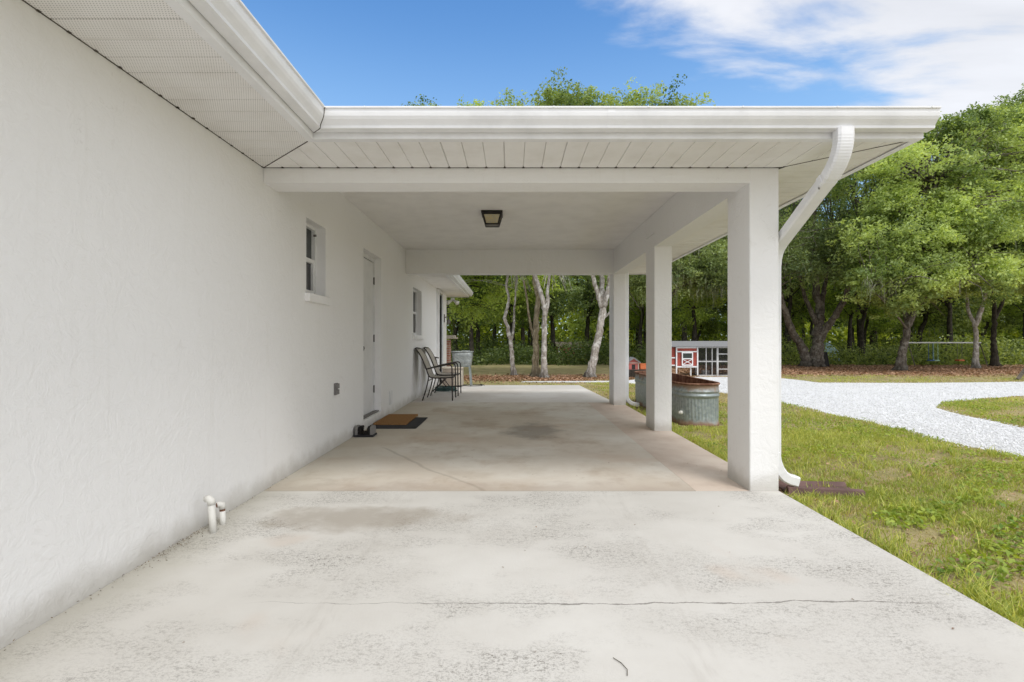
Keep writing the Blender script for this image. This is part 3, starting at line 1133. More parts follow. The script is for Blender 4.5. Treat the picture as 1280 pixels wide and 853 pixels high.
dsp = empty('downspout', (2.17, 4.2, 0), house)
e1 = MB()
crimped(e1, [(2.185, 3.375, 2.58)] + arc_pts((2.185, 3.375, 2.53), (2.185, 3.378, 2.40), (2.178, 3.50, 2.31), 30), 0.108, 0.080, (1, 0, 0))
e1.build('elbow', M['gutter'], dsp)
d1 = MB()
rect_tube(d1, [(2.179, 3.495, 2.314), (2.166, 4.18, 1.95)], 0.105, 0.078, (1, 0, 0))
d1.build('slanted_pipe', M['gutter'], dsp)
st_ = MB()
rect_tube(st_, [(2.1775, 3.525, 2.299), (2.1765, 3.562, 2.279)], 0.111, 0.084, (1, 0, 0))
st_.build('strap', M['gutter'], dsp)
MB().tube([(2.12, 3.54, 2.24), (2.12, 3.532, 2.228)], .005, 6).build('screw', M['steel'], dsp)
d2 = MB()
crimped(d2, arc_pts((2.167, 4.14, 1.973), (2.165, 4.24, 1.92), (2.165, 4.245, 1.80), 8), 0.108, 0.082, (1, 0, 0))
d2.build('elbow', M['gutter'], dsp)
d3 = MB()
rect_tube(d3, [(2.165, 4.245, 1.81), (2.165, 4.245, 0.24)], 0.105, 0.078, (1, 0, 0))
d3.build('pipe', M['gutter'], dsp)
d4 = MB()
crimped(d4, arc_pts((2.165, 4.245, 0.26), (2.18, 4.24, 0.055), (2.32, 4.235, 0.03), 10) + [Vector((2.35, 4.235, 0.022))], 0.105, 0.085, (0, 1, 0))
d4.build('elbow', M['gutter'], dsp)
dsp2 = empty('downspout', (2.15, 9.7, 0), house)
d5 = MB()
rect_tube(d5, [(2.145, 9.62, SZ), (2.145, 9.62, 0.16)], 0.085, 0.075, (1, 0, 0))
d5.build('pipe', M['gutter'], dsp2)
d6 = MB()
crimped(d6, arc_pts((2.145, 9.62, 0.17), (2.15, 9.62, 0.0), (2.38, 9.62, -0.02), 8), 0.09, 0.075, (0, 1, 0))
d6.build('elbow', M['gutter'], dsp2)


# --- windows of the long wall: single hung, white, with the lower half screened
def hung_window(y0, y1, z0, z1, sill):
    w = empty('window', (XW - REC, (y0 + y1) / 2, z0), house)
    f = MB()
    xf0, xf1 = XW - REC - 0.05, XW - REC
    t = 0.030
    f.box(xf0, xf1, y0, y0 + t, z0, z1)
    f.box(xf0, xf1, y1 - t, y1, z0, z1)
    f.box(xf0, xf1, y0 + t, y1 - t, z0, z0 + t)
    f.box(xf0, xf1, y0 + t, y1 - t, z1 - t, z1)
    f.build('frame', M['white'], w)
    zm = (z0 + z1) / 2
    s = MB()
    s.box(xf0 + 0.01, xf1 - 0.006, y0 + t, y1 - t, zm - 0.022, zm + 0.022)
    q = 0.028
    s.box(xf0 + 0.012, xf1 - 0.008, y0 + t, y0 + t + q, z0 + t, zm - 0.022)
    s.box(xf0 + 0.012, xf1 - 0.008, y1 - t - q, y1 - t, z0 + t, zm - 0.022)
    s.box(xf0 + 0.012, xf1 - 0.008, y0 + t + q, y1 - t - q, z0 + t, z0 + t + q)
    s.build('sash', M['white'], w)
    p = MB()
    p.box(xf0 + 0.006, xf0 + 0.012, y0 + t, y1 - t, zm + 0.022, z1 - t)
    p.build('pane', M['glass'], w)
    p = MB()
    p.box(xf0 + 0.010, xf0 + 0.016, y0 + t + q, y1 - t - q, z0 + t + q, zm - 0.022)
    p.build('screen', M['screen'], w)
    if sill:
        MB().box(XW - REC + 0.002, XW + 0.045, y0 - 0.03, y1 + 0.03, z0 - 0.085, z0 - 0.002).build('sill', M['stucco'], w, bevel=0.008)
    return w


w1 = hung_window(4.87, 5.376, 1.64, 2.36, True)
MB().tube([(XW - REC + 0.004, 5.30, 2.27), (XW - REC + 0.03, 5.30, 2.27)], 0.012, 8).build('catch', M['steel'], w1)
hung_window(10.14, 11.08, 1.30, 2.25, True)

# --- the door in the carport
dr = empty('door', (XW - 0.1, 7.2, 0.13), house)
MB().box(XW - 0.135, XW - 0.100, 6.79, 7.598, 0.150, 2.335).build('door_panel', M['doorwhite'], dr)
fr = MB()
fr.box(XW - 0.155, XW - 0.088, 7.604, 7.656, 0.13, 2.41)
fr.box(XW - 0.155, XW - 0.088, 6.745, 6.785, 0.13, 2.41)
fr.box(XW - 0.155, XW - 0.088, 6.785, 7.604, 2.345, 2.41)
fr.build('door_frame', M['white'], dr)
MB().box(XW - 0.155, XW - 0.03, 6.75, 7.65, 0.131, 0.148).build('threshold', M['steel'], dr)
for z in (2.07, 1.22, 0.47):
    h = MB().tube([(XW - 0.090, 7.601, z - 0.055), (XW - 0.090, 7.601, z + 0.055)], 0.009, 8)
    h.box(XW - 0.099, XW - 0.094, 7.58, 7.62, z - 0.05, z + 0.05)
    h.build('hinge', M['steel'], dr)
kb = MB().tube([(XW - 0.100, 6.86, 1.08), (XW - 0.055, 6.86, 1.08)], 0.012, 8)
kb.lathe([(0.0, 1.045), (0.02, 1.05), (0.03, 1.08), (0.02, 1.11), (0.0, 1.115)], XW - 0.045, 6.86, 12)
kb.build('handle', M['steel'], dr, smooth=True)

# --- the far door on the patio, its frame standing proud of the wall
d2_ = empty('door', (XW, 13.8, 0.0), house)
fr = MB()
fr.box(XW - 0.14, XW + 0.075, 13.25, 13.35, 0.0, 2.52)
fr.box(XW - 0.14, XW + 0.035, 14.25, 14.33, 0.0, 2.52)
fr.box(XW - 0.14, XW + 0.060, 13.35, 14.25, 2.45, 2.52)
fr.build('door_frame', M['white'], d2_)
MB().box(XW - 0.10, XW - 0.06, 13.35, 14.25, 0.02, 1.92).box(XW - 0.10, XW - 0.06, 13.35, 13.47, 1.92, 2.45).box(XW - 0.10, XW - 0.06, 14.13, 14.25, 1.92, 2.45).build('door_panel', M['bluewhite'], d2_)
MB().box(XW - 0.085, XW - 0.07, 13.47, 14.13, 1.92, 2.45).build('pane', M['glass'], d2_)
MB().box(XW - 0.06, XW + 0.03, 13.45, 13.60, 0.88, 0.91).build('handle', M['steel'], d2_)

# ------------------------------------------------------------------ fittings on the house
lamp = tag(empty('ceiling_lamp', (-0.26, 6.72, CZ)), 'small square black ceiling lantern with amber glass panes under the carport ceiling', 'lamp')
T, B_, zt, zb = 0.118, 0.082, CZ - 0.035, CZ - 0.165
cxl, cyl = -0.26, 6.72
MB().box(cxl - 0.138, cxl + 0.138, cyl - 0.138, cyl + 0.138, CZ - 0.036, CZ - 0.001).build('mount', M['black'], lamp, bevel=0.006)
fr = MB()
for sx in (-1, 1):
    for sy in (-1, 1):
        fr.bar((cxl + sx * T, cyl + sy * T, zt), (cxl + sx * B_, cyl + sy * B_, zb), 0.018)
for z, q in ((zb, B_), (zt - 0.004, T)):
    for s_ in (-1, 1):
        fr.bar((cxl - q - 0.009, cyl + s_ * q, z), (cxl + q + 0.009, cyl + s_ * q, z), 0.018)
        fr.bar((cxl + s_ * q, cyl - q + 0.009, z), (cxl + s_ * q, cyl + q - 0.009, z), 0.0176)
fr.build('frame', M['black'], lamp)
for (ax, ay) in ((0, -1), (0, 1), (-1, 0), (1, 0)):
    p = MB()
    if ay:
        p.add([(cxl - T, cyl + ay * T, zt), (cxl + T, cyl + ay * T, zt), (cxl + B_, cyl + ay * B_, zb), (cxl - B_, cyl + ay * B_, zb)], [(0, 1, 2, 3)])
    else:
        p.add([(cxl + ax * T, cyl - T, zt), (cxl + ax * T, cyl + T, zt), (cxl + ax * B_, cyl + B_, zb), (cxl + ax * B_, cyl - B_, zb)], [(0, 1, 2, 3)])
    p.build('pane', M['amber'], lamp)
MB().box(cxl - B_ + 0.01, cxl + B_ - 0.01, cyl - B_ + 0.01, cyl + B_ - 0.01, zb - 0.002, zb + 0.002).build('pane', M['greyplastic'], lamp)

ob = tag(empty('outlet_box', (XW, 5.66, 0.64)), 'grey weatherproof outlet box low on the white wall between window and door', 'outlet box')
MB().box(XW + 0.001, XW + 0.022, 5.615, 5.70, 0.585, 0.715).build('back_plate', M['greyplastic'], ob, bevel=0.004)
MB().box(XW + 0.022, XW + 0.042, 5.62, 5.695, 0.655, 0.71).build('cover_flap', M['greyplastic'], ob, bevel=0.006)
MB().box(XW + 0.022, XW + 0.040, 5.62, 5.695, 0.590, 0.645).build('cover_flap', M['greyplastic'], ob, bevel=0.006)

vt = tag(empty('wall_vent', (XW, 8.24, 0.2)), 'small white vent plate low on the wall right of the door', 'vent')
MB().box(XW + 0.001, XW + 0.016, 8.15, 8.33, 0.16, 0.38).build('plate', M['white'], vt, bevel=0.004)
vs_ = MB()
for k in range(6):
    vs_.box(XW + 0.016, XW + 0.022, 8.17, 8.31, 0.185 + k * 0.03, 0.20 + k * 0.03)
vs_.build('louvre', M['white'], vt)

wl = tag(empty('wall_bracket', (XW, 14.75, 1.75)), 'small grey wall lamp bracket beside the far patio door', 'wall lamp')
MB().box(XW + 0.001, XW + 0.02, 14.68, 14.80, 1.72, 1.95).build('plate', M['steel'], wl, bevel=0.004)
MB().tube([(XW + 0.02, 14.74, 1.86), (XW + 0.10, 14.74, 1.88), (XW + 0.13, 14.74, 1.80)], 0.014, 8).lathe([(0.0, 1.80), (0.05, 1.79), (0.06, 1.68), (0.0, 1.66)], XW + 0.13, 14.74, 12).build('lantern', M['steel'], wl, smooth=True)

fl = tag(empty('floodlight', (-1.85, 16.1, 2.45)), 'twin white floodlight under the far corner of the eaves', 'floodlight')
MB().lathe([(0.0, 2.52), (0.06, 2.52), (0.06, 2.46), (0.0, 2.46)], -1.85, 15.98, 14).build('base', M['white'], fl, smooth=False)
for s_ in (-1, 1):
    pb = MB().tube([(-1.85, 15.98, 2.46), (-1.85 + s_ * 0.10, 15.93, 2.40), (-1.85 + s_ * 0.16, 15.88, 2.36)], [0.02, 0.05, 0.075], 12)
    pb.build('lamp_head', M['white'], fl, smooth=True)

# pipe stubs at the foot of the wall
pv1 = tag(empty('vent_pipe', (-1.84, 3.155, 0)), 'taller cream plastic pipe stub with a hooked top standing at the foot of the wall', 'pipe', 'pipe stubs at the wall')
MB().tube([(-1.838, 3.155, -0.03), (-1.858, 3.16, 0.20)], 0.0205, 16).build('pipe', M['pvc'], pv1, smooth=True)
pe = MB().tube([(-1.855, 3.16, 0.17), (-1.859, 3.16, 0.198), (-1.868, 3.16, 0.207), (-1.893, 3.16, 0.204)], [0.0235, 0.024, 0.0225, 0.020], 16)
pe.build('elbow', M['pvc'], pv1, smooth=True)
pv2 = tag(empty('drain_stub', (-1.866, 3.30, 0)), 'shorter cream pipe stub with a dark open mouth beside the taller pipe', 'pipe', 'pipe stubs at the wall')
MB().tube([(-1.862, 3.30, -0.03), (-1.866, 3.30, 0.085)], 0.018, 14).build('pipe', M['pvc'], pv2, smooth=True)
MB().tube([(-1.866, 3.30, 0.10), (-1.868, 3.298, 0.128), (-1.881, 3.288, 0.131), (-1.890, 3.279, 0.129)], [0.0195, 0.0205, 0.019, 0.018], 14).build('elbow', M['pvc'], pv2, smooth=True)
MB().tube([(-1.8665, 3.30, 0.084), (-1.8665, 3.30, 0.098)], 0.0165, 12).tube([(-1.8902, 3.2788, 0.129), (-1.892, 3.277, 0.129)], 0.0145, 12).build('collar', M['rust'], pv2)

# ------------------------------------------------------------------ boot brush and door mats
bb = tag(empty('boot_brush', (-1.83, 6.32, 0)), 'small boot scraper with black brushes between two upright ends against the wall', 'boot scraper')
MB().box(-1.945, -1.70, 6.27, 6.46, 0.001, 0.026).build('base', M['rubber'], bb, bevel=0.006)
for cx_ in (-1.915, -1.728):
    e = MB()
    ring = [(6.285, 0.026), (6.285, 0.10)] + [(6.365 - 0.08 * math.cos(a), 0.10 + 0.035 * math.sin(a)) for a in [i * math.pi / 8 for i in range(1, 8)]] + [(6.445, 0.10), (6.445, 0.026)]
    n = len(ring)
    v = [(cx_ - 0.017, a, b) for a, b in ring] + [(cx_ + 0.017, a, b) for a, b in ring]
    e.add(v, [tuple(range(n - 1, -1, -1)), tuple(range(n, 2 * n))] + [(i, (i + 1) % n, n + (i + 1) % n, n + i) for i in range(n)])
    e.build('end_support', M['greyplastic'], bb, bevel=0.004)
    br = MB()
    rb = random.Random(5)
    sgn = 1 if cx_ < -1.8 else -1
    for k in range(260):
        y_ = rb.uniform(6.29, 6.44); z_ = rb.uniform(0.03, 0.12)
        x_ = cx_ + sgn * 0.017
        br.bar((x_, y_, z_), (x_ + sgn * rb.uniform(.03, .045), y_ + rb.uniform(-.006, .006), z_ + rb.uniform(-.006, .006)), 0.004)
    br.build('brush', M['black'], bb)
br = MB()
rb = random.Random(6)
for k in range(260):
    x_ = rb.uniform(-1.89, -1.755); y_ = rb.uniform(6.29, 6.44)
    br.bar((x_, y_, 0.024), (x_ + rb.uniform(-.006, .006), y_ + rb.uniform(-.006, .006), rb.uniform(0.045, 0.06)), 0.004, up=(1, 0, 0))
br.build('brush', M['black'], bb)

m1 = MB()
m1.box(-1.945, -1.29, 6.88, 7.86, 0.001, 0.010, 0.02)
tag(m1.build('rubber_mat', M['rubber'], bevel=0.003), 'thin black rubber mat lying under the brown coir doormat', 'mat')
m2 = MB()
m2.box(-1.935, -1.47, 7.12, 8.04, 0.0105, 0.034, 0.015)
tag(m2.build('doormat', M['coir'], bevel=0.006), 'brown coir doormat lying on the black mat before the door', 'doormat')


# ------------------------------------------------------------------ patio chairs
def make_chair():
    root = empty('patio_chair', (0, 0, 0))
    W = 0.54
    back = [(0.0, 1.03), (0.035, 1.00), (0.11, 0.89), (0.17, 0.76), (0.225, 0.62), (0.255, 0.53), (0.29, 0.475), (0.35, 0.452), (0.50, 0.448), (0.66, 0.455), (0.735, 0.452)]
    arm = [(0.215, 0.625), (0.35, 0.655), (0.50, 0.685), (0.62, 0.708), (0.685, 0.712), (0.722, 0.690), (0.735, 0.64), (0.738, 0.50), (0.742, 0.25), (0.745, 0.002)]
    rear = [(0.27, 0.50), (0.262, 0.40), (0.215, 0.20), (0.150, 0.002)]
    for s in (0, 1):
        y = 0.0 if s == 0 else W
        f = MB().tube(smooth_path([(a, y, b) for a, b in back], 3, 0, random), 0.013, 8)
        f.build('side_rail', M['bronze'], root, smooth=True)
        yo = y - 0.026 if s == 0 else y + 0.026
        MB().tube(smooth_path([(a, yo, b) for a, b in arm], 3, 0, random), 0.013, 8).build('arm', M['bronze'], root, smooth=True)
        MB().tube(smooth_path([(a, yo, b) for a, b in rear], 3, 0, random), 0.012, 8).build('leg', M['bronze'], root, smooth=True)
    for pts_, r_ in (([(0.0, 0, 1.03), (-0.012, W / 2, 1.045), (0.0, W, 1.03)], .013), ([(0.735, 0, 0.452), (0.735, W, 0.452)], .012), ([(0.27, 0, 0.40), (0.27, W, 0.40)], .009)):
        MB().tube(pts_, r_, 8).build('cross_bar', M['bronze'], root, smooth=True)
    sl = MB()
    P = smooth_path([(a, 0, b) for a, b in back], 3, 0, random)
    v = []
    for i, p in enumerate(P):
        for k in range(6):
            t = k / 5
            sag = 0.022 * math.sin(math.pi * t)
            v.append((p.x - sag * 0.5, 0.008 + t * (W - 0.016), p.z - sag))
    f = [(i * 6 + k, i * 6 + k + 1, (i + 1) * 6 + k + 1, (i + 1) * 6 + k) for i in range(len(P) - 1) for k in range(5)]
    sl.add(v, f)
    o = sl.build('sling', M['sling'], root, smooth=True)
    sol = o.modifiers.new('thick', 'SOLIDIFY')
    sol.thickness = 0.006
    return root


ch1 = make_chair()
tag(ch1, 'tan sling patio chair with dark frame against the wall, the one nearer the doormat', 'chair', 'patio chairs along the wall')
ch1.location = (-1.925, 10.17, -0.004)
ch2 = copy_tree(ch1)
ch2['label'] = 'tan sling patio chair with dark frame behind the nearer one, next to the beige box'
ch2.location = (-1.905, 11.05, -0.004)

fc = tag(empty('folding_chair', (-1.6, 12.2, 0)), 'dark folding chair frame with crossed legs half hidden behind the sling chairs', 'folding chair')
for y in (12.0, 12.45):
    MB().tube([(-1.93, y, 0.79), (-1.84, y, 0.78), (-1.78, y, 0.77)], 0.016, 8).build('arm', M['bronze'], fc, smooth=True)
    MB().tube([(-1.86, y, 0.77), (-1.76, y, 0.40), (-1.46, y, 0.0)], 0.012, 8).build('leg', M['bronze'], fc, smooth=True)
    MB().tube([(-1.46, y, 0.42), (-1.62, y, 0.25), (-1.86, y, 0.0)], 0.012, 8).build('leg', M['bronze'], fc, smooth=True)
for xq, zq in ((-1.76, .40), (-1.46, .42)):
    MB().tube([(xq, 12.0, zq), (xq, 12.45, zq)], 0.011, 8).build('cross_bar', M['bronze'], fc, smooth=True)
MB().box(-1.76, -1.46, 12.01, 12.44, 0.405, 0.415).build('seat', M['bronze'], fc)

hs = tag(empty('coiled_hose', (-1.6, 11.95, 0)), 'dark green garden hose coiled on the patio floor beneath the chairs', 'hose')
hp = []
rh = random.Random(3)
for k in range(170):
    a = k * 2 * math.pi / 26
    r = 0.26 + 0.03 * math.sin(k * 0.37) - 0.0004 * k
    hp.append((-1.56 + r * math.cos(a), 12.0 + r * 1.15 * math.sin(a), 0.014 + 0.022 * (k / 26 % 4) + 0.004 * rh.random()))
MB().tube(hp, 0.012, 6).build('hose', M['teal'], hs, smooth=True)

bx = tag(empty('storage_box', (-1.5, 13.3, 0)), 'beige box with a brown slatted face standing between the chairs and the washtub', 'box')
MB().box(-1.80, -1.28, 13.12, 13.62, 0.035, 0.465, 0.05).build('body', M['beige'], bx, bevel=0.015)
MB().box(-1.815, -1.265, 13.10, 13.64, 0.465, 0.505, 0.05).build('lid', M['beige'], bx, bevel=0.012)
sp_ = MB()
for k in range(9):
    sp_.box(-1.77, -1.48, 13.104, 13.119, 0.07 + k * 0.043, 0.10 + k * 0.043)
sp_.box(-1.775, -1.475, 13.112, 13.1205, 0.06, 0.46)
sp_.build('slat_panel', M['tan'], bx)
for (a, b) in ((-1.70, 13.15), (-1.36, 13.15), (-1.70, 13.58), (-1.36, 13.58)):
    MB().tube([(a - 0.015, b, 0.03), (a + 0.015, b, 0.03)], 0.032, 12).build('wheel', M['black'], bx)

# galvanised washtub on legs
wt = tag(empty('washtub', (-1.31, 13.5, 0)), 'pale grey galvanised washtub standing on tall legs at the far end of the patio', 'washtub')
tw = MB()
NP = 40


def sq(hx, hy, z, cx=-1.31, cy=13.55, e=4.0):
    return [(cx + hx * math.copysign(abs(math.cos(a)) ** (2 / e), math.cos(a)), cy + hy * math.copysign(abs(math.sin(a)) ** (2 / e), math.sin(a)), z) for a in [2 * math.pi * k / NP for k in range(NP)]]


levels = [(0.0, 0.0, .52), (.215, .19, .50), (.235, .205, .53), (.245, .215, .62), (.252, .222, .64), (.248, .218, .66), (.262, .230, .76), (.270, .237, .785), (.264, .232, .81), (.280, .245, .90), (.262, .228, .90), (.235, .205, .56), (0, 0, .56)]
v = []
for hx, hy, z in levels:
    v += sq(max(hx, .001), max(hy, .001), z)
tw.add(v, [(i * NP + k, i * NP + (k + 1) % NP, (i + 1) * NP + (k + 1) % NP, (i + 1) * NP + k) for i in range(len(levels) - 1) for k in range(NP)])
tw.build('tub', M['galvclean'], wt, smooth=True)
MB().tube([Vector(p) for p in sq(.282, .247, .90)] + [Vector(sq(.282, .247, .90)[0])], 0.012, 6, cap=False).build('rim', M['galvclean'], wt, smooth=True)
for sx in (-1, 1):
    for sy in (-1, 1):
        MB().bar((-1.31 + sx * .19, 13.55 + sy * .16, .53), (-1.31 + sx * .235, 13.55 + sy * .19, -0.004), .034, .028).build('leg', M['galvclean'], wt)
MB().box(-1.33, -1.12, 13.50, 13.62, 0.905, 0.93).build('soap_tray', M['galvclean'], wt, bevel=0.005)
h2 = tag(empty('ground_hose', (-1.0, 13.6, 0)), 'thin black hose looped on the ground at the feet of the washtub', 'hose')
hp = []
for k in range(30):
    a = k * 2 * math.pi / 26
    hp.append((-1.03 + (0.30 - .002 * k) * math.cos(a), 13.55 + 0.22 * math.sin(a), 0.012 + 0.016 * (k // 26)))
MB().tube(hp, 0.009, 6).build('hose', M['rubber'], h2, smooth=True)

pl = tag(empty('brick_pillar', (-2.0, 16.6, GZ)), 'mottled red brick pillar with a pale cap just beyond the far corner of the house', 'pillar')
MB().box(-2.40, -2.0, 16.4, 16.8, GZ, 1.22).build('shaft', M['brick'], pl)
MB().box(-2.45, -1.78, 16.3, 16.9, 1.25, 1.30).box(-2.40, -1.84, 16.35, 16.85, 1.30, 1.36).build('cap', M['beige'], pl, bevel=0.01)

# splash block
sbk = tag(empty('splash_block', (2.3, 4.35, GZ)), 'dark brown plastic splash block in the grass below the downspout', 'splash block')
s_ = MB()
nseg = 10
v = []
prof = [(-.5, 0.0), (-.47, 0.045), (-.41, 0.05), (-.33, 0.008), (.33, 0.008), (.41, 0.05), (.47, 0.045), (.5, 0.0)]
for i in range(nseg + 1):
    t = i / nseg
    x = 2.26 + t * 0.58
    w = 0.20 + 0.08 * t
    hh = 1.0 - 0.30 * t
    for a, z in prof:
        v.append((x, 4.29 - 0.03 * t + a * w, GZ + 0.006 + z * hh))
n = len(prof)
s_.add(v, [(i * n + k, i * n + k + 1, (i + 1) * n + k + 1, (i + 1) * n + k) for i in range(nseg) for k in range(n - 1)])
o = s_.build('tray', M['clay'], sbk)
sol = o.modifiers.new('thick', 'SOLIDIFY'); sol.thickness = 0.018

# ------------------------------------------------------------------ stock tank
tk = tag(empty('stock_tank', (2.82, 9.0, GZ)), 'long oval galvanised stock tank with rusty rim standing in the grass beside the columns', 'stock tank')
X0, X1, YA, YB = 2.51, 3.13, 7.50, 10.70
rx = (X1 - X0) / 2
cxm = (X0 + X1) / 2


def stadium(off, n_arc=60, n_str=40):
    pts = []
    for k in range(n_arc):
        a = math.pi + math.pi * k / n_arc
        pts.append((cxm + (rx + off) * math.cos(a), YA + rx + (rx + off) * math.sin(a), k / n_arc * math.pi * rx))
    for k in range(n_str):
        t = k / n_str
        pts.append((cxm + rx + off, YA + rx + t * (YB - YA - 2 * rx), math.pi * rx + t * 2.5))
    for k in range(n_arc):
        a = math.pi * k / n_arc
        pts.append((cxm + (rx + off) * math.cos(a), YB - rx + (rx + off) * math.sin(a), k / n_arc * math.pi * rx))
    for k in range(n_str):
        t = k / n_str
        pts.append((cxm - rx - off, YB - rx - t * (YB - YA - 2 * rx), t * 2.5))
    return pts


def tank_shell(zs, extra, rib=0.006):
    b = MB()
    base = stadium(0, 160, 110)
    n = len(base)
    cyl_ = []
    v = []
    for z, o_ in zs:
        ribbed_ = 0.10 < z < 0.405
        for i, (x, y, s) in enumerate(base):
            # outward direction
            if y < YA + rx:
                d = Vector((x - cxm, y - (YA + rx), 0)).normalized()
            elif y > YB - rx:
                d = Vector((x - cxm, y - (YB - rx), 0)).normalized()
            else:
                d = Vector((1 if x > cxm else -1, 0, 0))
            r_ = (0.5 + 0.5 * math.cos(2 * math.pi * s / 0.0487)) * rib if ribbed_ else 0.0
            v.append((x + d.x * (o_ + extra - r_), y + d.y * (o_ + extra - r_), GZ + z))
    f = [(i * n + k, i * n + (k + 1) % n, (i + 1) * n + (k + 1) % n, (i + 1) * n + k) for i in range(len(zs) - 1) for k in range(n)]
    b.add(v, f)
    return b, n


zs = [(0.0, 0.004), (0.012, 0.010), (0.03, 0.008), (0.05, 0.0), (0.085, -0.004), (0.098, -0.004), (0.112, -0.002), (0.395, -0.002), (0.41, -0.004), (0.425, 0.0), (0.435, 0.010), (0.45, 0.013), (0.465, 0.010),
      (0.475, 0.0), (0.49, 0.0), (0.50, 0.009), (0.512, 0.012), (0.524, 0.009), (0.535, 0.0), (0.60, 0.0), (0.62, 0.004)]
tank_shell(zs, 0.0)[0].build('shell', M['galv'], tk, smooth=True)
inn, n = tank_shell([(0.04, -0.004), (0.11, -0.004), (0.40, -0.004), (0.435, 0.003), (0.45, 0.008), (0.475, -0.003), (0.51, 0.006), (0.535, -0.003), (0.61, -0.003)], -0.004, 0.003)
inn.add([(x, y, GZ + 0.05) for x, y, s in stadium(-0.008, 30, 12)], [tuple(range(84))])
inn.build('lining', M['rust'], tk, smooth=True)
rim = MB()
rp = [Vector((x, y, GZ + 0.622)) for x, y, s in stadium(0.004, 40, 30)]
rim.tube(rp + [rp[0]], 0.017, 8, cap=False)
rim.build('rim', M['rust'], tk, smooth=True)
MB().tube([(2.55, 7.68, GZ + 0.19), (2.505, 7.655, GZ + 0.19)], 0.028, 12).tube([(2.505, 7.655, GZ + 0.19), (2.49, 7.646, GZ + 0.19)], 0.016, 6).build('drain_plug', M['pvc'], tk)

# ------------------------------------------------------------------ chicken coop
CY = 18.3
cp = tag(empty('chicken_coop', (7.0, CY, GZ)), 'low red and white chicken coop with wire run and grey shingled roof beyond the gravel', 'chicken coop')
s1 = 640 / CY


def cx(px):
    return (px - 640) / s1


zt = 0.98
hb = MB()
hb.box(cx(846.5), cx(871), CY + 0.01, CY + 0.80, 0.26, zt - 0.02)
hb.box(cx(826), cx(844.5), CY + 0.06, CY + 0.80, 0.32, zt - 0.03)
hb.build('hutch', M['barnred'], cp)
tr = MB()
for px in (845.5, 871.8):
    tr.box(cx(px) - .020, cx(px) + .020, CY - 0.03, CY + 0.02, GZ, zt)
tr.box(cx(845.5) + .028, cx(871.8) - .028, CY - .025, CY + .012, zt - .06, zt)
tr.box(cx(845.5) + .028, cx(871.8) - .028, CY - .025, CY + .012, zt - .20, zt - .16)
tr.box(cx(845.5) + .028, cx(871.8) - .028, CY - .025, CY + .012, .235, .285)
tr.box(cx(826), cx(845.5) - .03, CY + .02, CY + .06, .56, .60)
tr.box(cx(826), cx(845.5) - .03, CY + .02, CY + .06, .29, .33)
for px in (826, 864):
    tr.box(cx(px) - .02, cx(px) + .02, CY + .03, CY + .07, GZ, .25)
tr.build('trim', M['white'], cp)
hd = MB()
a, b = cx(851.8), cx(865.8)
hd.box(a, a + .036, CY - .05, CY - .026, .30, .78)
hd.box(b - .036, b, CY - .05, CY - .026, .30, .78)
for z0, z1 in ((.30, .34), (.53, .565), (.745, .78)):
    hd.box(a + .036, b - .036, CY - .05, CY - .026, z0, z1)
hd.bar((a + .036, CY - .035, .345), (b - .036, CY - .035, .525), .028, .02)
hd.bar((a + .036, CY - .037, .525), (b - .036, CY - .037, .345), .028, .02)
hdo = hd.build('hutch_door', M['white'], cp)
MB().box(a + .036, b - .036, CY - .026, CY - .012, .566, .744).build('pane', M['glass'], hdo)
rn = MB()
xr = 8.55
for px in (882.5, 890):
    rn.box(cx(px) - .013, cx(px) + .013, CY - .02, CY + .02, GZ, zt)
rn.box(cx(872.7), xr, CY - .022, CY + .015, zt - .05, zt)
rn.box(cx(872.7), cx(895.5), CY - .022, CY + .015, .43, .465)
rn.box(cx(872.7), xr, CY - .022, CY + .015, GZ, GZ + .05)
rn.box(cx(895.5), cx(897.8), CY - .03, CY + .02, GZ, zt)
rn.box(xr - .05, xr, CY - .03, CY + .02, GZ, zt)
for z in (.70, .43, .16):
    rn.box(cx(897.8), xr - .06, CY - .02, CY + .012, z, z + .032)
for px in (900.5,):
    rn.box(cx(px) - .02, cx(px) + .02, CY + .8, CY + .84, GZ, zt)
for px in (880, 893):
    rn.box(cx(px) - .02, cx(px) + .02, CY + .8, CY + .84, GZ, zt)
rn.box(cx(872), xr, CY + .8, CY + .84, .43, .47)
rn.build('run_frame', M['greywhite'], cp)
wr = MB()
xx = cx(873)
while xx < xr:
    for yy, hw_ in ((CY - .005, .004), (CY + .82, .012)):
        wr.box(xx - hw_, xx + hw_, yy, yy + .004, GZ, zt)
    xx += 0.05
zz = GZ
while zz < zt:
    for yy, hw_ in ((CY - .008, .008), (CY + .817, .024)):
        wr.box(cx(872.5), xr, yy, yy + .003, zz, zz + hw_)
    zz += 0.05
MB().box(cx(872.5), xr - .02, CY + .03, CY + .78, GZ + .004, GZ + .02).build('run_floor', M['darkgap'], cp)
wr.build('wire_mesh', M['black'], cp)
ro = MB()
ro.add([(cx(824), CY - .16, zt + .015), (xr + .15, CY - .16, zt + .015), (xr + .15, CY + .45, zt + .20), (cx(824), CY + .45, zt + .20), (cx(824), CY + 1.0, zt + .03), (xr + .15, CY + 1.0, zt + .03)],
       [(0, 1, 2, 3), (3, 2, 5, 4)])
o = ro.build('roof', M['shingle'], cp)
sol = o.modifiers.new('t', 'SOLIDIFY'); sol.thickness = 0.03
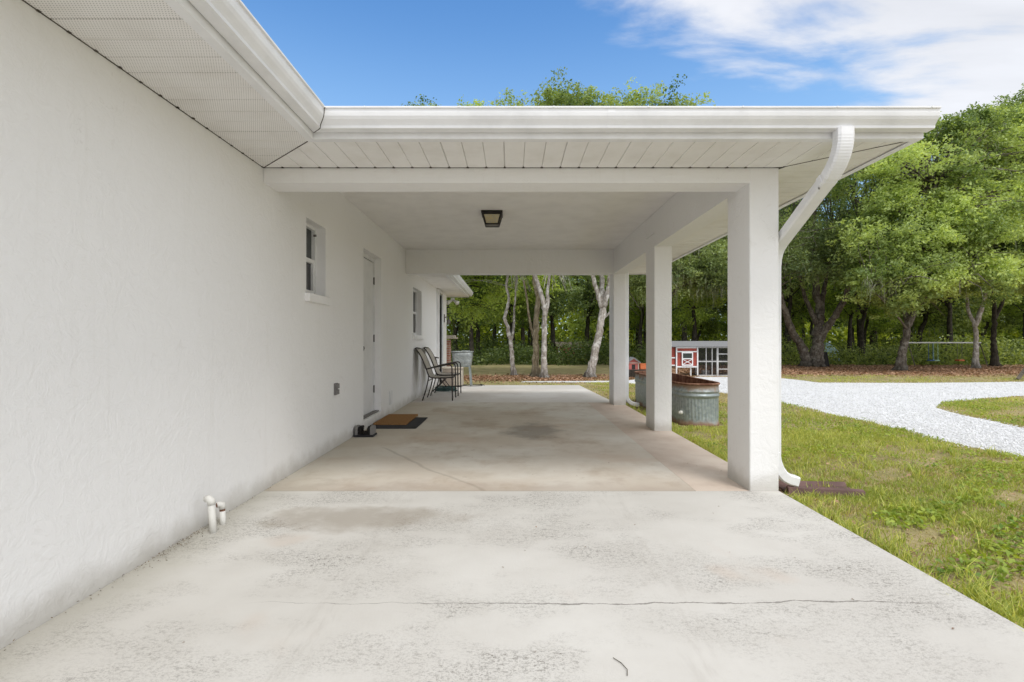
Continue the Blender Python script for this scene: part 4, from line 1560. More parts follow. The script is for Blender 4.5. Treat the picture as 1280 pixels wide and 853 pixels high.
for i, px in enumerate((883.5, 888.3)):
    bk = tag(empty('bucket', (cx(px), CY + 0.3, GZ)), ['white bucket on the left inside the wire run of the coop', 'white bucket on the right inside the wire run of the coop'][i], 'bucket', 'buckets in the coop run')
    MB().lathe([(0.0, GZ + .01), (.055, GZ + .01), (.07, GZ + .17), (.076, GZ + .17), (.074, GZ + .18), (.066, GZ + .17), (.05, GZ + .03), (0, GZ + .03)], cx(px), CY + .3, 16).build('pail', M['white'], bk, smooth=True)
    MB().tube([(cx(px) - .072, CY + .3, GZ + .165), (cx(px) - .05, CY + .26, GZ + .12), (cx(px), CY + .225, GZ + .10), (cx(px) + .05, CY + .26, GZ + .12), (cx(px) + .072, CY + .3, GZ + .165)], .004, 5).build('handle', M['steel'], bk)

# small red dog house, the orange tub and the raised bed beside it
DY = 17.6
d0 = tag(empty('dog_house', at(792, 462, DY)), 'small faded red doghouse with pale gable seen between the columns', 'doghouse')
xa, xb = at(784.5, 0, DY).x, at(799.3, 0, DY).x
za, ze, zp = at(0, 462, DY).z, at(0, 453.5, DY).z, at(0, 447.5, DY).z
xm = (xa + xb) / 2
b = MB()
b.add([(xa + .02, DY, za), (xb - .02, DY, za), (xb - .02, DY, ze), (xm, DY, zp - .03), (xa + .02, DY, ze), (xa + .02, DY + .5, za), (xb - .02, DY + .5, za), (xb - .02, DY + .5, ze), (xm, DY + .5, zp - .03), (xa + .02, DY + .5, ze)],
      [(0, 1, 2, 3, 4), (9, 8, 7, 6, 5), (1, 6, 7, 2), (5, 0, 4, 9)])
b.build('wall', M['pinkred'], d0)
MB().bar((xa - .03, DY + .22, ze - .01), (xm + .005, DY + .22, zp + .01), .60, .025, up=(0, 0, 1)).bar((xb + .03, DY + .22, ze - .01), (xm - .005, DY + .22, zp + .012), .60, .025, up=(0, 0, 1)).build('roof', M['shingle'], d0)
MB().bar((xa - .02, DY - .01, ze + .0), (xm, DY - .01, zp - .02), .015, .03).bar((xb + .02, DY - .01, ze + .0), (xm, DY - .012, zp - .02), .015, .03).box(xa, xb, DY - .015, DY - .001, ze - .02, ze).box(xb - .05, xb - .02, DY - .012, DY - .001, za, ze - .02).build('trim', M['beige'], d0)
MB().box(xm - .06, xm + .06, DY - .006, DY - .001, za + .01, za + .17).build('doorway', M['black'], d0)
ot = tag(empty('orange_tub', at(805, 462, DY)), 'low orange plastic tub beside the small red doghouse', 'tub')
xc = at(806.5, 0, DY).x
MB().box(at(800.3, 0, DY).x, at(813, 0, DY).x, DY + .05, DY + .45, za, at(0, 455.8, DY).z, .03).build('tub', M['orange'], ot, bevel=.01)
MB().box(at(800.0, 0, DY).x, at(813.5, 0, DY).x, DY + .04, DY + .46, at(0, 456.2, DY).z, at(0, 455.0, DY).z, .03).build('lip', M['orange'], ot)
rb_ = tag(empty('raised_bed', at(795, 470, DY)), 'dark timber raised bed carrying the small doghouse and orange tub', 'raised bed')
b = MB()
xL, xR = at(781, 0, DY).x, at(830, 0, DY).x
for k in range(3):
    z0 = GZ + .005 + k * (za - GZ - .01) / 3
    b.box(xL, xR, DY - .12, DY - .08, z0, z0 + (za - GZ - .01) / 3 - .008)
b.box(xL, xL + .04, DY - .08, DY + .7, GZ, za - .01)
b.box(xR - .04, xR, DY - .08, DY + .7, GZ, za - .01)
b.box(xL + .04, xR - .04, DY + .66, DY + .7, GZ, za - .01)
b.build('board', M['bark_wood'], rb_)
MB().box(xL + .04, xR - .04, DY - .08, DY + .66, GZ, za - .003).build('soil', M['darkgap'], rb_)

# far outbuilding glimpsed through the wood
fb = tag(empty('shed', (3.6, 33, GZ)), 'small reddish shed with pale trim glimpsed deep in the wood between the trunks', 'shed')
MB().box(3.0, 4.9, 33, 35, GZ, .82).build('wall', M['pinkred'], fb)
b = MB()
b.add([(2.85, 32.9, .80), (5.05, 32.9, .80), (5.05, 34, 1.12), (2.85, 34, 1.12), (5.05, 35.1, .80), (2.85, 35.1, .80)], [(0, 1, 2, 3), (3, 2, 4, 5)])
b.build('roof', M['oldwood'], fb)
MB().box(4.05, 4.55, 32.96, 32.998, .20, .70).build('window_frame', M['white'], fb)
for q in (3.0, 4.84):
    MB().box(q, q + .06, 32.96, 32.998, GZ, .79).build('corner_trim', M['white'], fb)
MB().box(4.12, 4.48, 32.94, 32.958, .27, .63).build('window', M['glass'], fb)

# ------------------------------------------------------------------ under the right-hand trees
sw = tag(empty('swing_set', (22, 26, GZ)), 'low garden swing frame with white top bar between the trunks on the right', 'swing set')
SY = 26.0
zb_ = at(0, 428.6, SY).z
xl, xr_ = at(1134, 0, SY).x, at(1226, 0, SY).x
MB().tube([(xl, SY, zb_), (xr_, SY, zb_)], .035, 10).build('top_bar', M['white'], sw)
for x in (xl + .05, xr_ - .05):
    for s_ in (-1, 1):
        MB().tube([(x, SY, zb_ - .03), (x, SY + s_ * .45, GZ - .02)], .022, 8).build('leg', M['oldwood'], sw)
for x0_, x1_, seat, mt in ((at(1160.5, 0, SY).x, at(1166, 0, SY).x, M['bluep'], M['bluep']), (at(1166.8, 0, SY).x, at(1172.2, 0, SY).x, M['greenp'], M['greenp'])):
    w_ = empty('swing', (x0_, SY, zb_), sw)
    for xq in (x0_, x1_):
        MB().tube([(xq, SY, zb_ - .03), (xq, SY - .02, .22)], .013, 6).build('chain', mt, w_)
    MB().box(x0_ - .02, x1_ + .02, SY - .12, SY + .10, .17, .22).build('seat', seat, w_, bevel=.01)
ws = empty('swing', (at(1199, 0, SY).x, SY, zb_), sw)
xo = at(1199.5, 0, SY).x
for q in (-.12, .12):
    MB().tube([(xo + q, SY, zb_ - .03), (xo + q, SY, .24)], .010, 6).build('chain', M['steel'], ws)
MB().box(xo - .15, xo + .15, SY - .14, SY + .12, .16, .24).build('seat', M['orange'], ws, bevel=.02)

bd = tag(empty('black_board', at(1033, 459, 25.3)), 'black plastic board leaning on the big many-limbed oak', 'board')
b = MB()
p0, p1, p2, p3 = at(1027.5, 458.5, 25.2), at(1036.5, 458.5, 25.2), at(1033.5, 440.5, 25.5), at(1027.8, 440.5, 25.5)
b.add([p0, p1, p2, p3], [(0, 1, 2, 3)])
o = b.build('sheet', M['black'], bd)
sol = o.modifiers.new('t', 'SOLIDIFY'); sol.thickness = .04
MB().bar(p1, p2, .03).bar(p3, p2, .03).build('edge', M['rubber'], bd)

fn = tag(empty('wire_fence', (15, 28.5, GZ)), 'low wire fence on thin dark posts in front of the wood', 'fence')
NPOST = 16
for k in range(NPOST):
    x = 8.0 + k * 2.4
    y = 28.5 + 0.03 * x
    MB().tube([(x, y, GZ - .1), (x + random.uniform(-.03, .03), y, 0.78)], .035, 7).build('post', M['bark_wood'], fn)
b = MB()
for z in (.05, .2, .35, .5, .62, .72):
    b.tube([(8.0 + k * 2.4, 28.46 + 0.03 * (8.0 + k * 2.4), z) for k in range(NPOST)], .005, 4)
b.build('wire', M['steel'], fn)
tp = tag(empty('tarp', (16.9, 31.5, GZ)), 'pale blue tarp over a low pile beyond the big many-limbed oak', 'tarp')
v, f = [], []
rt = random.Random(8)
for i in range(9):
    for j in range(9):
        u, w = i / 8 - .5, j / 8 - .5
        h = max(0, 1 - (2 * u) ** 2) * max(0, 1 - (2 * w) ** 2)
        v.append((19.3 + u * 1.5, 31.5 + w * 1.2, GZ + 1.15 * h ** .5 + rt.uniform(-.04, .04) * (h > 0)))
f = [(i * 9 + j, i * 9 + j + 1, (i + 1) * 9 + j + 1, (i + 1) * 9 + j) for i in range(8) for j in range(8)]
MB().add(v, f).build('sheet', M['tarp'], tp, smooth=True)
rp_ = tag(empty('wooden_ramp', at(1278, 475, 16.4)), 'weathered wooden ramp end at the right edge beside the gravel', 'ramp')
A = at(1272, 474.5, 16.4)
MB().bar(A, A + Vector((.42, .1, .42)), .05, .10).build('side_rail', M['oldwood'], rp_)
MB().bar(A + Vector((.62, .6, 0)), A + Vector((1.04, .7, .42)), .05, .10).build('side_rail', M['oldwood'], rp_)
b = MB()
for k in range(6):
    q = A + Vector((.05 + k * .065, 0, .10 + k * .065))
    b.bar(q + Vector((0, 0, 0)), q + Vector((0.64, .65, 0)), .05, .02)
b.build('slat', M['oldwood'], rp_)
for q in (.12, .68):
    MB().bar(A + Vector((.42 + (q - .1) * 1.06, q, .40)), A + Vector((.42 + (q - .1) * 1.06, q, -.02)), .07).build('leg', M['oldwood'], rp_)


# ================================================================== TREES
def base(px, py):
    Y = (CAM_Z - GZ) * FPX / (py - 426.5)
    p = at(px, py, Y)
    return Vector((p.x, Y, GZ))


def rel(b, lst, dy=0.0):
    """pixel polyline at the depth of b -> local points; entries (px, py[, ddepth])"""
    out = []
    for q in lst:
        d = q[2] if len(q) > 2 else 0.0
        p = at(q[0], q[1], b.y + d)
        out.append((p.x - b.x, p.y - b.y, p.z - b.z))
    if out[0][2] < 0.25:
        out[0] = (out[0][0], out[0][1], 0.0)
    return out


GB = 'grey trunked trees behind the patio'
def fan(b, px, py, n, seed, x0, x1, y0, y1):
    rg = random.Random(seed)
    out = []
    for k in range(n):
        ex, ey = rg.uniform(x0, x1), rg.uniform(y0, y1)
        mx_, my_ = (px + ex) / 2 + rg.uniform(-4, 4), min(py, ey) - rg.uniform(0, 6)
        out.append((rel(b, [(px, py, .1), (mx_, my_, -.1 + rg.uniform(-.3, .2)), (ex, ey, -.3 + rg.uniform(-.5, .3))]), .018, .006))
    return out


# thin pale one on the left
b = base(642.5, 469.5)
tree('oak_tree', b, [(rel(b, [(642.5, 469), (640, 450), (638.5, 430), (635, 412), (630.5, 398)]), .09, .065),
                     (rel(b, [(630.5, 398), (634, 385, .1), (636, 372, .2), (633, 355, .2), (637, 330, .3), (640, 280, .5)]), .065, .035),
                     (rel(b, [(638, 430), (642, 410, .4), (643, 385, .8), (646, 340, 1.0)]), .06, .03)] + fan(b, 640, 338, 14, 5, 640, 664, 346, 366),
     [((-0.6, .3, 6.2), (2.3, 2.2, 2.2), 1.0), ((-.1, .5, 9.7), (.5, .6, .6), .16), ((-2.2, 0, 4.2), (1.6, 1.6, 1.2), .35)], 220, 100, .108, M['leaf_wood'], M['bark_grey'], 11,
     'thin pale crooked oak, leftmost of the grey trunks behind the patio', 'tree', GB, rc=.55, moss=26, bare=5)
# mossy brown one
b = base(669.5, 471.5)
tree('oak_tree', b, [(rel(b, [(669.5, 471), (669.5, 450), (669.5, 425), (670, 400), (672.5, 375), (668, 350), (660, 310), (655, 260)]), .13, .06),
                     (rel(b, [(669, 428), (663, 405, .1), (660, 385, .1), (655, 350, .2)]), .06, .03)],
     [((-.2, .5, 6.7), (2.6, 2.4, 1.9), 1.0), ((-1.0, 0, 5.5), (1.5, 1.6, 1.0), .3)], 190, 100, .108, M['leaf_wood'], M['bark_moss'], 12,
     'mossy brown trunked oak close against the pale straight one', 'tree', GB, rc=.55, moss=14, bare=4)
# pale straight one
b = base(680.5, 472.8)
tree('oak_tree', b, [(rel(b, [(680.5, 472), (680, 450), (680, 420), (681, 395), (678.5, 375), (672, 355, .1), (668, 340, .2), (664, 290, .4)]), .108, .065),
                     (rel(b, [(681, 395), (684.5, 378), (684.5, 360, .2), (690, 320, .4)]), .09, .04)] + fan(b, 686, 334, 18, 6, 676, 716, 344, 366),
     [((.4, .4, 6.9), (2.4, 2.4, 1.8), 1.0), ((1.2, -.2, 5.4), (1.6, 1.4, .9), .3)], 190, 100, .108, M['leaf_wood'], M['bark_grey'], 13,
     'pale grey straight trunked oak standing touching the mossy brown one', 'tree', GB, rc=.55, moss=20, bare=4)
# the leaning one that forks
b = base(737, 472)
tree('oak_tree', b, [(rel(b, [(737, 472), (741, 455), (746, 430), (751, 405), (754.5, 380)]), .145, .115),
                     (rel(b, [(753, 385), (747, 365), (741, 345, -.2), (733, 300, -.4), (722, 240, -.5)]), .10, .05),
                     (rel(b, [(754.5, 380), (752, 360, .2), (753, 340, .3), (757, 300, .5), (760, 220, .8)]), .11, .05),
                     (rel(b, [(754.5, 383), (761, 360, -.1), (763, 340, -.2), (772, 290, -.4), (790, 220, -.6)]), .11, .05),
                     (rel(b, [(754, 398), (763, 390, .2), (770, 378, .3), (778, 350, .4)]), .045, .02)],
     [((-.6, .5, 8.9), (1.5, 1.6, 1.25), 1.0), ((1.0, .5, 8.5), (1.7, 2.0, 1.35), .9), ((2.6, .4, 8.5), (1.2, 1.5, 1.0), .5), ((-1.2, .3, 6.9), (1.9, 2.2, 1.6), .4), ((3.0, .3, 6.9), (1.9, 2.2, 1.6), .4), ((1.6, -.4, 6.2), (2.6, 2.0, 1.3), .4)], 640, 140, .105, M['leaf_oak'], M['bark_grey'], 14,
     'thick leaning grey oak that forks into three limbs left of the far column', 'tree', GB, rc=.5, moss=24, bare=4)
# trees whose tips show over the gutter further left
b = Vector((-3.7, 21.0, GZ))
tree('oak_tree', b, [([(0, 0, 0), (.1, 0, 2), (-.1, .1, 4.5), (0, 0, 8)], .17, .06)],
     [((0, 0, 7.2), (2.4, 2.4, 2.8), 1), ((.1, 0, 10.4), (.6, .6, .6), .14), ((2.0, -.4, 10.5), (.4, .4, .4), .12), ((1.5, -.5, 4.5), (2.2, 2, 1.5), .6), ((2.4, -.5, 3.0), (1.6, 1.5, 1.1), .4)], 290, 100, .108, M['leaf_wood'], M['bark_wood'], 15,
     'dark leafy tree left of the thin pale oak, its tip just over the gutter', 'tree', None, rc=.55)

# --- right hand side
# the many limbed old oak
b = base(1016, 458.5)
tree('live_oak', b, [(rel(b, [(1019, 458), (1020, 445), (1022, 430), (1022, 415), (1024, 395, .3), (1020, 360, .6), (1016, 320, 1.0), (1018, 250, 1.5)]), .31, .11),
                     (rel(b, [(1010, 458), (1006, 445), (1000, 430, -.2), (990, 415, -.5), (983, 395, -.8), (976, 370, -1.2), (966, 330, -1.6), (955, 280, -2)]), .24, .08),
                     (rel(b, [(1022, 428), (1032, 412, -.2), (1044, 395, -.5), (1056, 372, -.8), (1064, 340, -1.2), (1080, 290, -1.5)]), .21, .08),
                     (rel(b, [(1021, 405), (1012, 385, .2), (1004, 365, .3), (996, 335, .3), (990, 290, .2)]), .14, .05),
                     (rel(b, [(1026, 400), (1028, 375, .5), (1033, 345, .8), (1042, 300, 1.0)]), .17, .05)],
     [((0, 0, 7.2), (4.6, 4.2, 2.8), 1.0), ((-2.6, -1.2, 5.6), (2.6, 2.6, 1.8), .45), ((2.6, -1, 5.6), (2.6, 2.4, 1.7), .45), ((.5, .5, 9.6), (3.2, 3.2, 1.7), .5), ((-4.5, -.5, 7.0), (2.6, 2.6, 2.4), .4), ((-1.0, -2.2, 4.6), (2.2, 1.3, .9), .15)],
     600, 130, .105, M['leaf_live'], M['bark_dark'], 21,
     'big dark old oak with many spreading limbs just right of the nearest column', 'tree', None, rc=.65, moss=50, bare=9, flare=1.5, tint=(.1, .8))
# the bright one in front
b = base(1125, 463.5)
tree('oak_tree', b, [(rel(b, [(1125, 463), (1127, 445), (1131, 425), (1136, 405), (1143, 388), (1150, 368, -.3), (1158, 340, -.6), (1165, 290, -.8), (1170, 230, -.8)]), .17, .08),
                     (rel(b, [(1135, 408), (1131, 390, .3), (1127, 370, .5), (1120, 340, .6), (1110, 300, .6)]), .12, .05),
                     (rel(b, [(1146, 382), (1158, 368, -.4), (1172, 358, -.8), (1195, 340, -1.2)]), .13, .05),
                     (rel(b, [(1134, 412), (1122, 396, -.8), (1108, 380, -1.4), (1090, 362, -1.8)]), .05, .02)],
     [((-.9, -1.2, 3.7), (2.1, 1.9, 1.0), .7), ((1.7, -1.3, 3.9), (1.9, 1.8, 1.0), .55), ((-.6, -1.0, 5.6), (2.6, 2.3, 1.8), .95), ((2.1, -1.0, 5.9), (2.4, 2.2, 1.8), .85), ((.4, -.2, 8.0), (3.2, 2.8, 1.9), 1.0), ((2.6, .1, 9.6), (2.6, 2.4, 1.7), .7), ((1.0, .1, 9.5), (1.9, 2.0, 1.0), .3), ((4.0, -.4, 7.4), (2.2, 2.4, 2.0), .5)], 900, 150, .122, M['leaf_oak'], M['bark_dark'], 22,
     'bright green oak with dark leaning trunk, its low boughs spreading over the litter', 'tree', None, rc=.6, moss=16, bare=12, tint=(.2, 1.0))
b = base(1219, 460.5)
tree('oak_tree', b, [(rel(b, [(1219, 460), (1220, 440), (1220, 420), (1218, 405), (1211, 390, .2), (1207, 360, .3), (1200, 300, .4)]), .12, .05),
                     (rel(b, [(1219, 408), (1225, 392), (1230, 375), (1238, 340), (1250, 270)]), .12, .05)],
     [((.2, -.5, 4.2), (2.2, 1.9, .9), .55), ((.5, -.5, 6.0), (2.7, 2.4, 1.6), .9), ((1.5, 0, 8.6), (3.0, 2.8, 2.2), .9), ((1.8, .2, 11.1), (2.3, 2.2, 1.3), .45), ((2.6, -1.5, 4.6), (2.0, 1.8, 1.0), .4)],
     580, 140, .122, M['leaf_oak'], M['bark_grey'], 23,
     'slim grey oak forking low, standing right of the swing frame', 'tree', None, rc=.6, moss=10, bare=8, tint=(.15, .95))
b = base(1244, 458)
tree('oak_tree', b, [(rel(b, [(1244, 458), (1243, 440), (1242, 420), (1243, 395), (1240, 350)]), .15, .08), (rel(b, [(1243, 400), (1252, 380), (1262, 350)]), .10, .05)],
     [((.6, 0, 6.2), (2.8, 2.6, 2.0), 1), ((1.6, 0, 9.6), (3.0, 2.6, 2.4), 1), ((2.4, 0, 12.0), (2.2, 2.2, 1.3), .4)], 440, 120, .115, M['leaf_oak'], M['bark_wood'], 24,
     'dark slender oak right behind the slim forking one', 'tree', None, rc=.65, moss=8, tint=(.1, .85))
b = Vector((24.5, 23.0, GZ))
tree('oak_tree', b, [([(0, 0, 0), (.1, 0, 2.5), (-.3, 0, 5), (-.6, 0, 9)], .22, .08), ([(0, 0, 3), (-1.2, -.6, 4.4), (-2.4, -1, 5.6)], .10, .04)],
     [((-1.2, -.8, 6.6), (2.8, 2.6, 2.0), 1), ((-.6, 0, 9.4), (2.8, 2.6, 2.0), .9), ((-.9, 0, 11.6), (1.7, 1.7, 1.1), .35), ((-2.2, -1.5, 4.6), (1.6, 1.6, .9), .4)], 520, 140, .112, M['leaf_oak'], M['bark_dark'], 25,
     'tall bright oak whose crown fills the right edge of the view', 'tree', None, rc=.6, bare=8, tint=(.2, 1.0))
# behind the coop
b = Vector((7.2, 24.5, GZ))
tree('live_oak', b, [([(0, 0, 0), (.1, 0, 1.6), (-.1, .1, 3.4), (0, 0, 6.5)], .20, .09), ([(0, 0, 2.6), (-1.0, -.3, 4.2), (-1.6, -.5, 6)], .10, .04), ([(0, 0, 2.9), (1.1, -.4, 4.4), (2.0, -.6, 6)], .10, .04)],
     [((0, 0, 6.4), (3.6, 3.0, 2.4), 1), ((-1.2, -1.8, 4.2), (1.9, 1.3, 1.0), .3), ((1.7, -1.6, 4.3), (1.8, 1.3, 1.0), .3), ((.5, 0, 9.0), (2.6, 2.4, 1.6), .5)], 540, 120, .11, M['leaf_live'], M['bark_dark'], 26,
     'mossy dark oak rising directly behind the chicken coop', 'tree', None, rc=.6, moss=70, bare=10, tint=(.15, .95))

# --- the wood: a few kinds, each copied with its own place, turn and size
protos = []
for k, (sd, hgt, lm) in enumerate([(41, 9.5, 'leaf_wood'), (42, 12.0, 'leaf_wood'), (43, 8.0, 'leaf_shade'), (44, 11.0, 'leaf_live')]):
    rg = random.Random(sd)
    lean = [(0, 0, 0), (rg.uniform(-.2, .2), 0, hgt * .2), (rg.uniform(-.4, .4), rg.uniform(-.3, .3), hgt * .45), (rg.uniform(-.6, .6), rg.uniform(-.5, .5), hgt * .85)]
    lb = [(lean, .17 + .02 * k, .05)]
    for q in range(3):
        h = hgt * rg.uniform(.28, .5)
        a = rg.uniform(0, 6.28)
        lb.append(([(lean[1][0] * .8, 0, h), (math.cos(a) * 1.1, math.sin(a) * 1.1, h + 1.1), (math.cos(a) * 2.0, math.sin(a) * 2.0, h + 2.2)], .07, .025))
    bl = [((0, 0, hgt * .72), (2.6, 2.6, hgt * .24), 1.0), ((rg.uniform(-1, 1), rg.uniform(-1, 1), hgt * .48), (2.2, 2.2, hgt * .13), .6), ((rg.uniform(-1.6, 1.6), rg.uniform(-1.6, 1.6), hgt * .34), (1.6, 1.6, hgt * .08), .22), ((0, 0, hgt * .95), (1.3, 1.3, hgt * .10), .2)]
    t = tree('woodland_tree', Vector((0, 0, 0)), lb, bl, 230, 62, .17, M[lm], M['bark_wood'], sd, rc=.75, twigs=.3, moss=8 if k != 1 else 0, tint=(.0, 1.0))
    protos.append(t)
spots = []
rs = random.Random(99)
tries = 0
while len(spots) < 64 and tries < 9000:
    tries += 1
    y = rs.uniform(27.5, 56)
    x = rs.uniform(-0.30 * y - 3, 1.10 * y + 3)
    if all((x - a) ** 2 + (y - b_) ** 2 > 2.7 ** 2 for a, b_ in spots):
        if y < 30.5 and 2 < x < 5.6:
            continue
        if any(lo < x / y < hi for lo, hi in ((.085, .125), (.215, .245), (.30, .33), (.40, .425), (.615, .66), (.93, .99))):
            continue
        spots.append((x, y))
used = set()
for i, (x, y) in enumerate(spots):
    k = rs.choice([0, 0, 1, 1, 2, 3])
    if k in used:
        t = copy_tree(protos[k])
    else:
        t = protos[k]
        used.add(k)
    t.location = (x, y, GZ)
    t.rotation_euler = (0, 0, rs.uniform(0, 6.28))
    s = rs.uniform(.85, 1.2)
    if x < .25 * y:
        s = min(s, .39 * y / ((9.5, 12.0, 8.0, 11.0)[k] * 1.18))
    t.scale = (s, s, s * rs.uniform(.92, 1.0))
    tag(t, 'dark slender trunked tree among many alike in the dense wood behind the lawn', 'tree', 'trees of the wood')
for k, t in enumerate(protos):
    if k not in used:
        t.location = (-14 - 3 * k, 30 + 2 * k, GZ)
        tag(t, 'dark slender trunked tree among many alike in the dense wood behind the lawn', 'tree', 'trees of the wood')


# --- understory and the far edge of the wood, each one mass of leaves
def leaf_mass(name, n, posf, size, m, seed, tint, rc, per, shade=None):
    nr = np.random.default_rng(seed)
    cl = posf(nr, n)
    nc = len(cl)
    idx = np.repeat(np.arange(nc), per)
    p = cl[idx] + nr.normal(size=(len(idx), 3)) * np.array([rc, rc, rc * .7])
    p[:, 2] = np.maximum(p[:, 2], GZ + .02)
    nor = nr.normal(size=p.shape) * .8 + np.array([0, -.15, .7])
    v, q = leaf_cards(p, nor, size * nr.uniform(.6, 1.4, len(idx)), nr)
    ct = nr.uniform(*tint, nc)
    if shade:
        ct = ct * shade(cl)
    return np_mesh(name, v, q, m, np.repeat(np.clip(ct[idx] + nr.normal(size=len(idx)) * .12, 0, 1), 4))


def under(nr, n):
    y = 27.0 + nr.random(n) ** 1.5 * 14
    x = -0.30 * y - 3 + nr.random(n) * (1.42 * y + 6)
    hmax = 0.55 + 0.55 * np.sin(x * .9 + 1) * np.sin(x * .37 + y * .3) + (y - 27) * .07
    z = GZ + nr.random(n) * np.maximum(hmax, .2)
    return np.stack([x, y, z], 1)


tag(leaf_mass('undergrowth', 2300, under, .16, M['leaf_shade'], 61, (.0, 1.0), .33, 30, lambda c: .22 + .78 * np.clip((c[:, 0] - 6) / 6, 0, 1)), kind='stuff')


def farwood(nr, n):
    y = 58 + nr.random(n) * 9
    x = -0.34 * y - 8 + nr.random(n) * (1.6 * y + 16)
    top = 12.5 + 2.0 * np.sin(x * .35) + 1.5 * np.sin(x * .9 + 2)
    z = GZ + nr.random(n) ** 1.25 * top
    return np.stack([x, y, z], 1)


tag(leaf_mass('distant_wood', 4200, farwood, .55, M['leaf_far'], 62, (.0, 1.0), .95, 30), kind='stuff')

# ================================================================== GRASS, WEEDS, LITTER
nr = np.random.default_rng(5)


def fbm2(x, y, s):
    return (np.sin(x * 1.3 * s + 1.7 * np.sin(y * .9 * s)) + np.sin(y * 1.7 * s + 1.3 * np.sin(x * 1.1 * s + 2)) + .6 * np.sin((x + y) * 3.1 * s) + .5 * np.sin((x - 1.6 * y) * 4.3 * s + 1)) / 3.1


def in_view(x, y, margin=2.0):
    return (x < y * 1.02 + margin) & (x > -y * .5 - margin)


def lawn_points(n, y0, y1, pw):
    y = y0 + (y1 - y0) * nr.random(n) ** pw
    x = 2.12 + nr.random(n) * (np.minimum(np.maximum(y * 1.02 + 1.8 - 2.12, 1.8), 24))
    ok = ~inside(x, y, drive_poly)
    ok &= (x > 2.14) & in_view(x, y)
    # not inside the tank or on the splash block
    ok &= ~((x > 2.47) & (x < 3.17) & (y > 7.47) & (y < 10.73))
    ok &= ~((x > 2.2) & (x < 2.80) & (y > 4.19) & (y < 4.36) & (nr.random(len(x)) < .8))
    ok &= ~((x < 2.5) & (y > 4.15) & (y < 4.33))
    return x[ok], y[ok]


def blades(name, x, y, h, w, m, tint, lean=.5):
    n = len(x)
    a = nr.random(n) * 6.283
    ln = h * lean * nr.random(n)
    la = nr.random(n) * 6.283
    b0 = np.stack([x - np.cos(a) * w / 2, y - np.sin(a) * w / 2, np.full(n, GZ)], 1)
    b1 = np.stack([x + np.cos(a) * w / 2, y + np.sin(a) * w / 2, np.full(n, GZ)], 1)
    m0 = np.stack([x - np.cos(a) * w * .42 + np.cos(la) * ln * .35, y - np.sin(a) * w * .42 + np.sin(la) * ln * .35, GZ + h * .6], 1)
    m1 = np.stack([x + np.cos(a) * w * .42 + np.cos(la) * ln * .35, y + np.sin(a) * w * .42 + np.sin(la) * ln * .35, GZ + h * .6], 1)
    t = np.stack([x + np.cos(la) * ln, y + np.sin(la) * ln, GZ + h], 1)
    t2 = t + np.stack([np.cos(a) * w * .1, np.sin(a) * w * .1, np.zeros(n)], 1)
    v = np.stack([b0, b1, m1, m0, t2, t], 1).reshape(-1, 3)
    k = np.arange(n)[:, None] * 6
    q = np.concatenate([k + np.array([0, 1, 2, 3]), k + np.array([3, 2, 4, 5])], 0)
    return np_mesh(name, v, q, m, np.repeat(tint, 6))


gx, gy = [], []
for n_, a_, b_, pw in ((170000, 1.6, 7.5, .9), (110000, 6.5, 15.2, 1.0), (26000, 15.5, 19.0, 1.0)):
    x, y = lawn_points(n_, a_, b_, pw)
    gx.append(x); gy.append(y)
# narrow green patch between the patio and the gravel band
x = nr.uniform(-3, 4.6, 12000); y = nr.uniform(13.8, 15.5, 12000)
gx.append(x); gy.append(y)
x = nr.uniform(1.9, 2.6, 5000); y = nr.uniform(10.0, 14, 5000)
gx.append(x); gy.append(y)
gx = np.concatenate(gx); gy = np.concatenate(gy)
dens = fbm2(gx, gy, 1.9) + .5 * fbm2(gx, gy, 5.3)
edge = np.clip((gx - 2.12) / .30, 0, 1)
keep = nr.random(len(gx)) < np.clip(.60 + .75 * dens, .03, 1) * (0.16 + .84 * edge)
gx, gy, dens = gx[keep], gy[keep], dens[keep]
h = nr.uniform(.012, .042, len(gx)) * (1 + .45 * dens)
wid = nr.uniform(.004, .008, len(gx)) * np.clip(gy / 5, 1, 2.2)
dry = np.clip(.5 + 1.1 * fbm2(gx - 4, gy + 3, .55) + .7 * fbm2(gx, gy, 3.3), 0, 1) ** 2 * .80 + np.clip((gy - 6) / 12, 0, .25)
isd = nr.random(len(gx)) < dry
tag(blades('dry_grass', gx[isd], gy[isd], h[isd] * .8, wid[isd], M['straw'], nr.random(int(isd.sum())), 1.6), kind='stuff')
gx, gy, h, wid, dens = gx[~isd], gy[~isd], h[~isd], wid[~isd], dens[~isd]
tn = np.clip(.42 + .30 * fbm2(gx + 7, gy, .8) + nr.normal(size=len(gx)) * .20, 0, 1)
tag(blades('grass', gx, gy, h, wid, M['grass'], tn, 1.1), kind='stuff')

# thatch of dead blades lying between the living ones
x, y = lawn_points(90000, 1.6, 12, .85)
tag(blades('thatch', x, y, nr.uniform(.004, .016, len(x)), nr.uniform(.003, .006, len(x)), M['straw'], nr.random(len(x)) * .7, 3.5), kind='stuff')

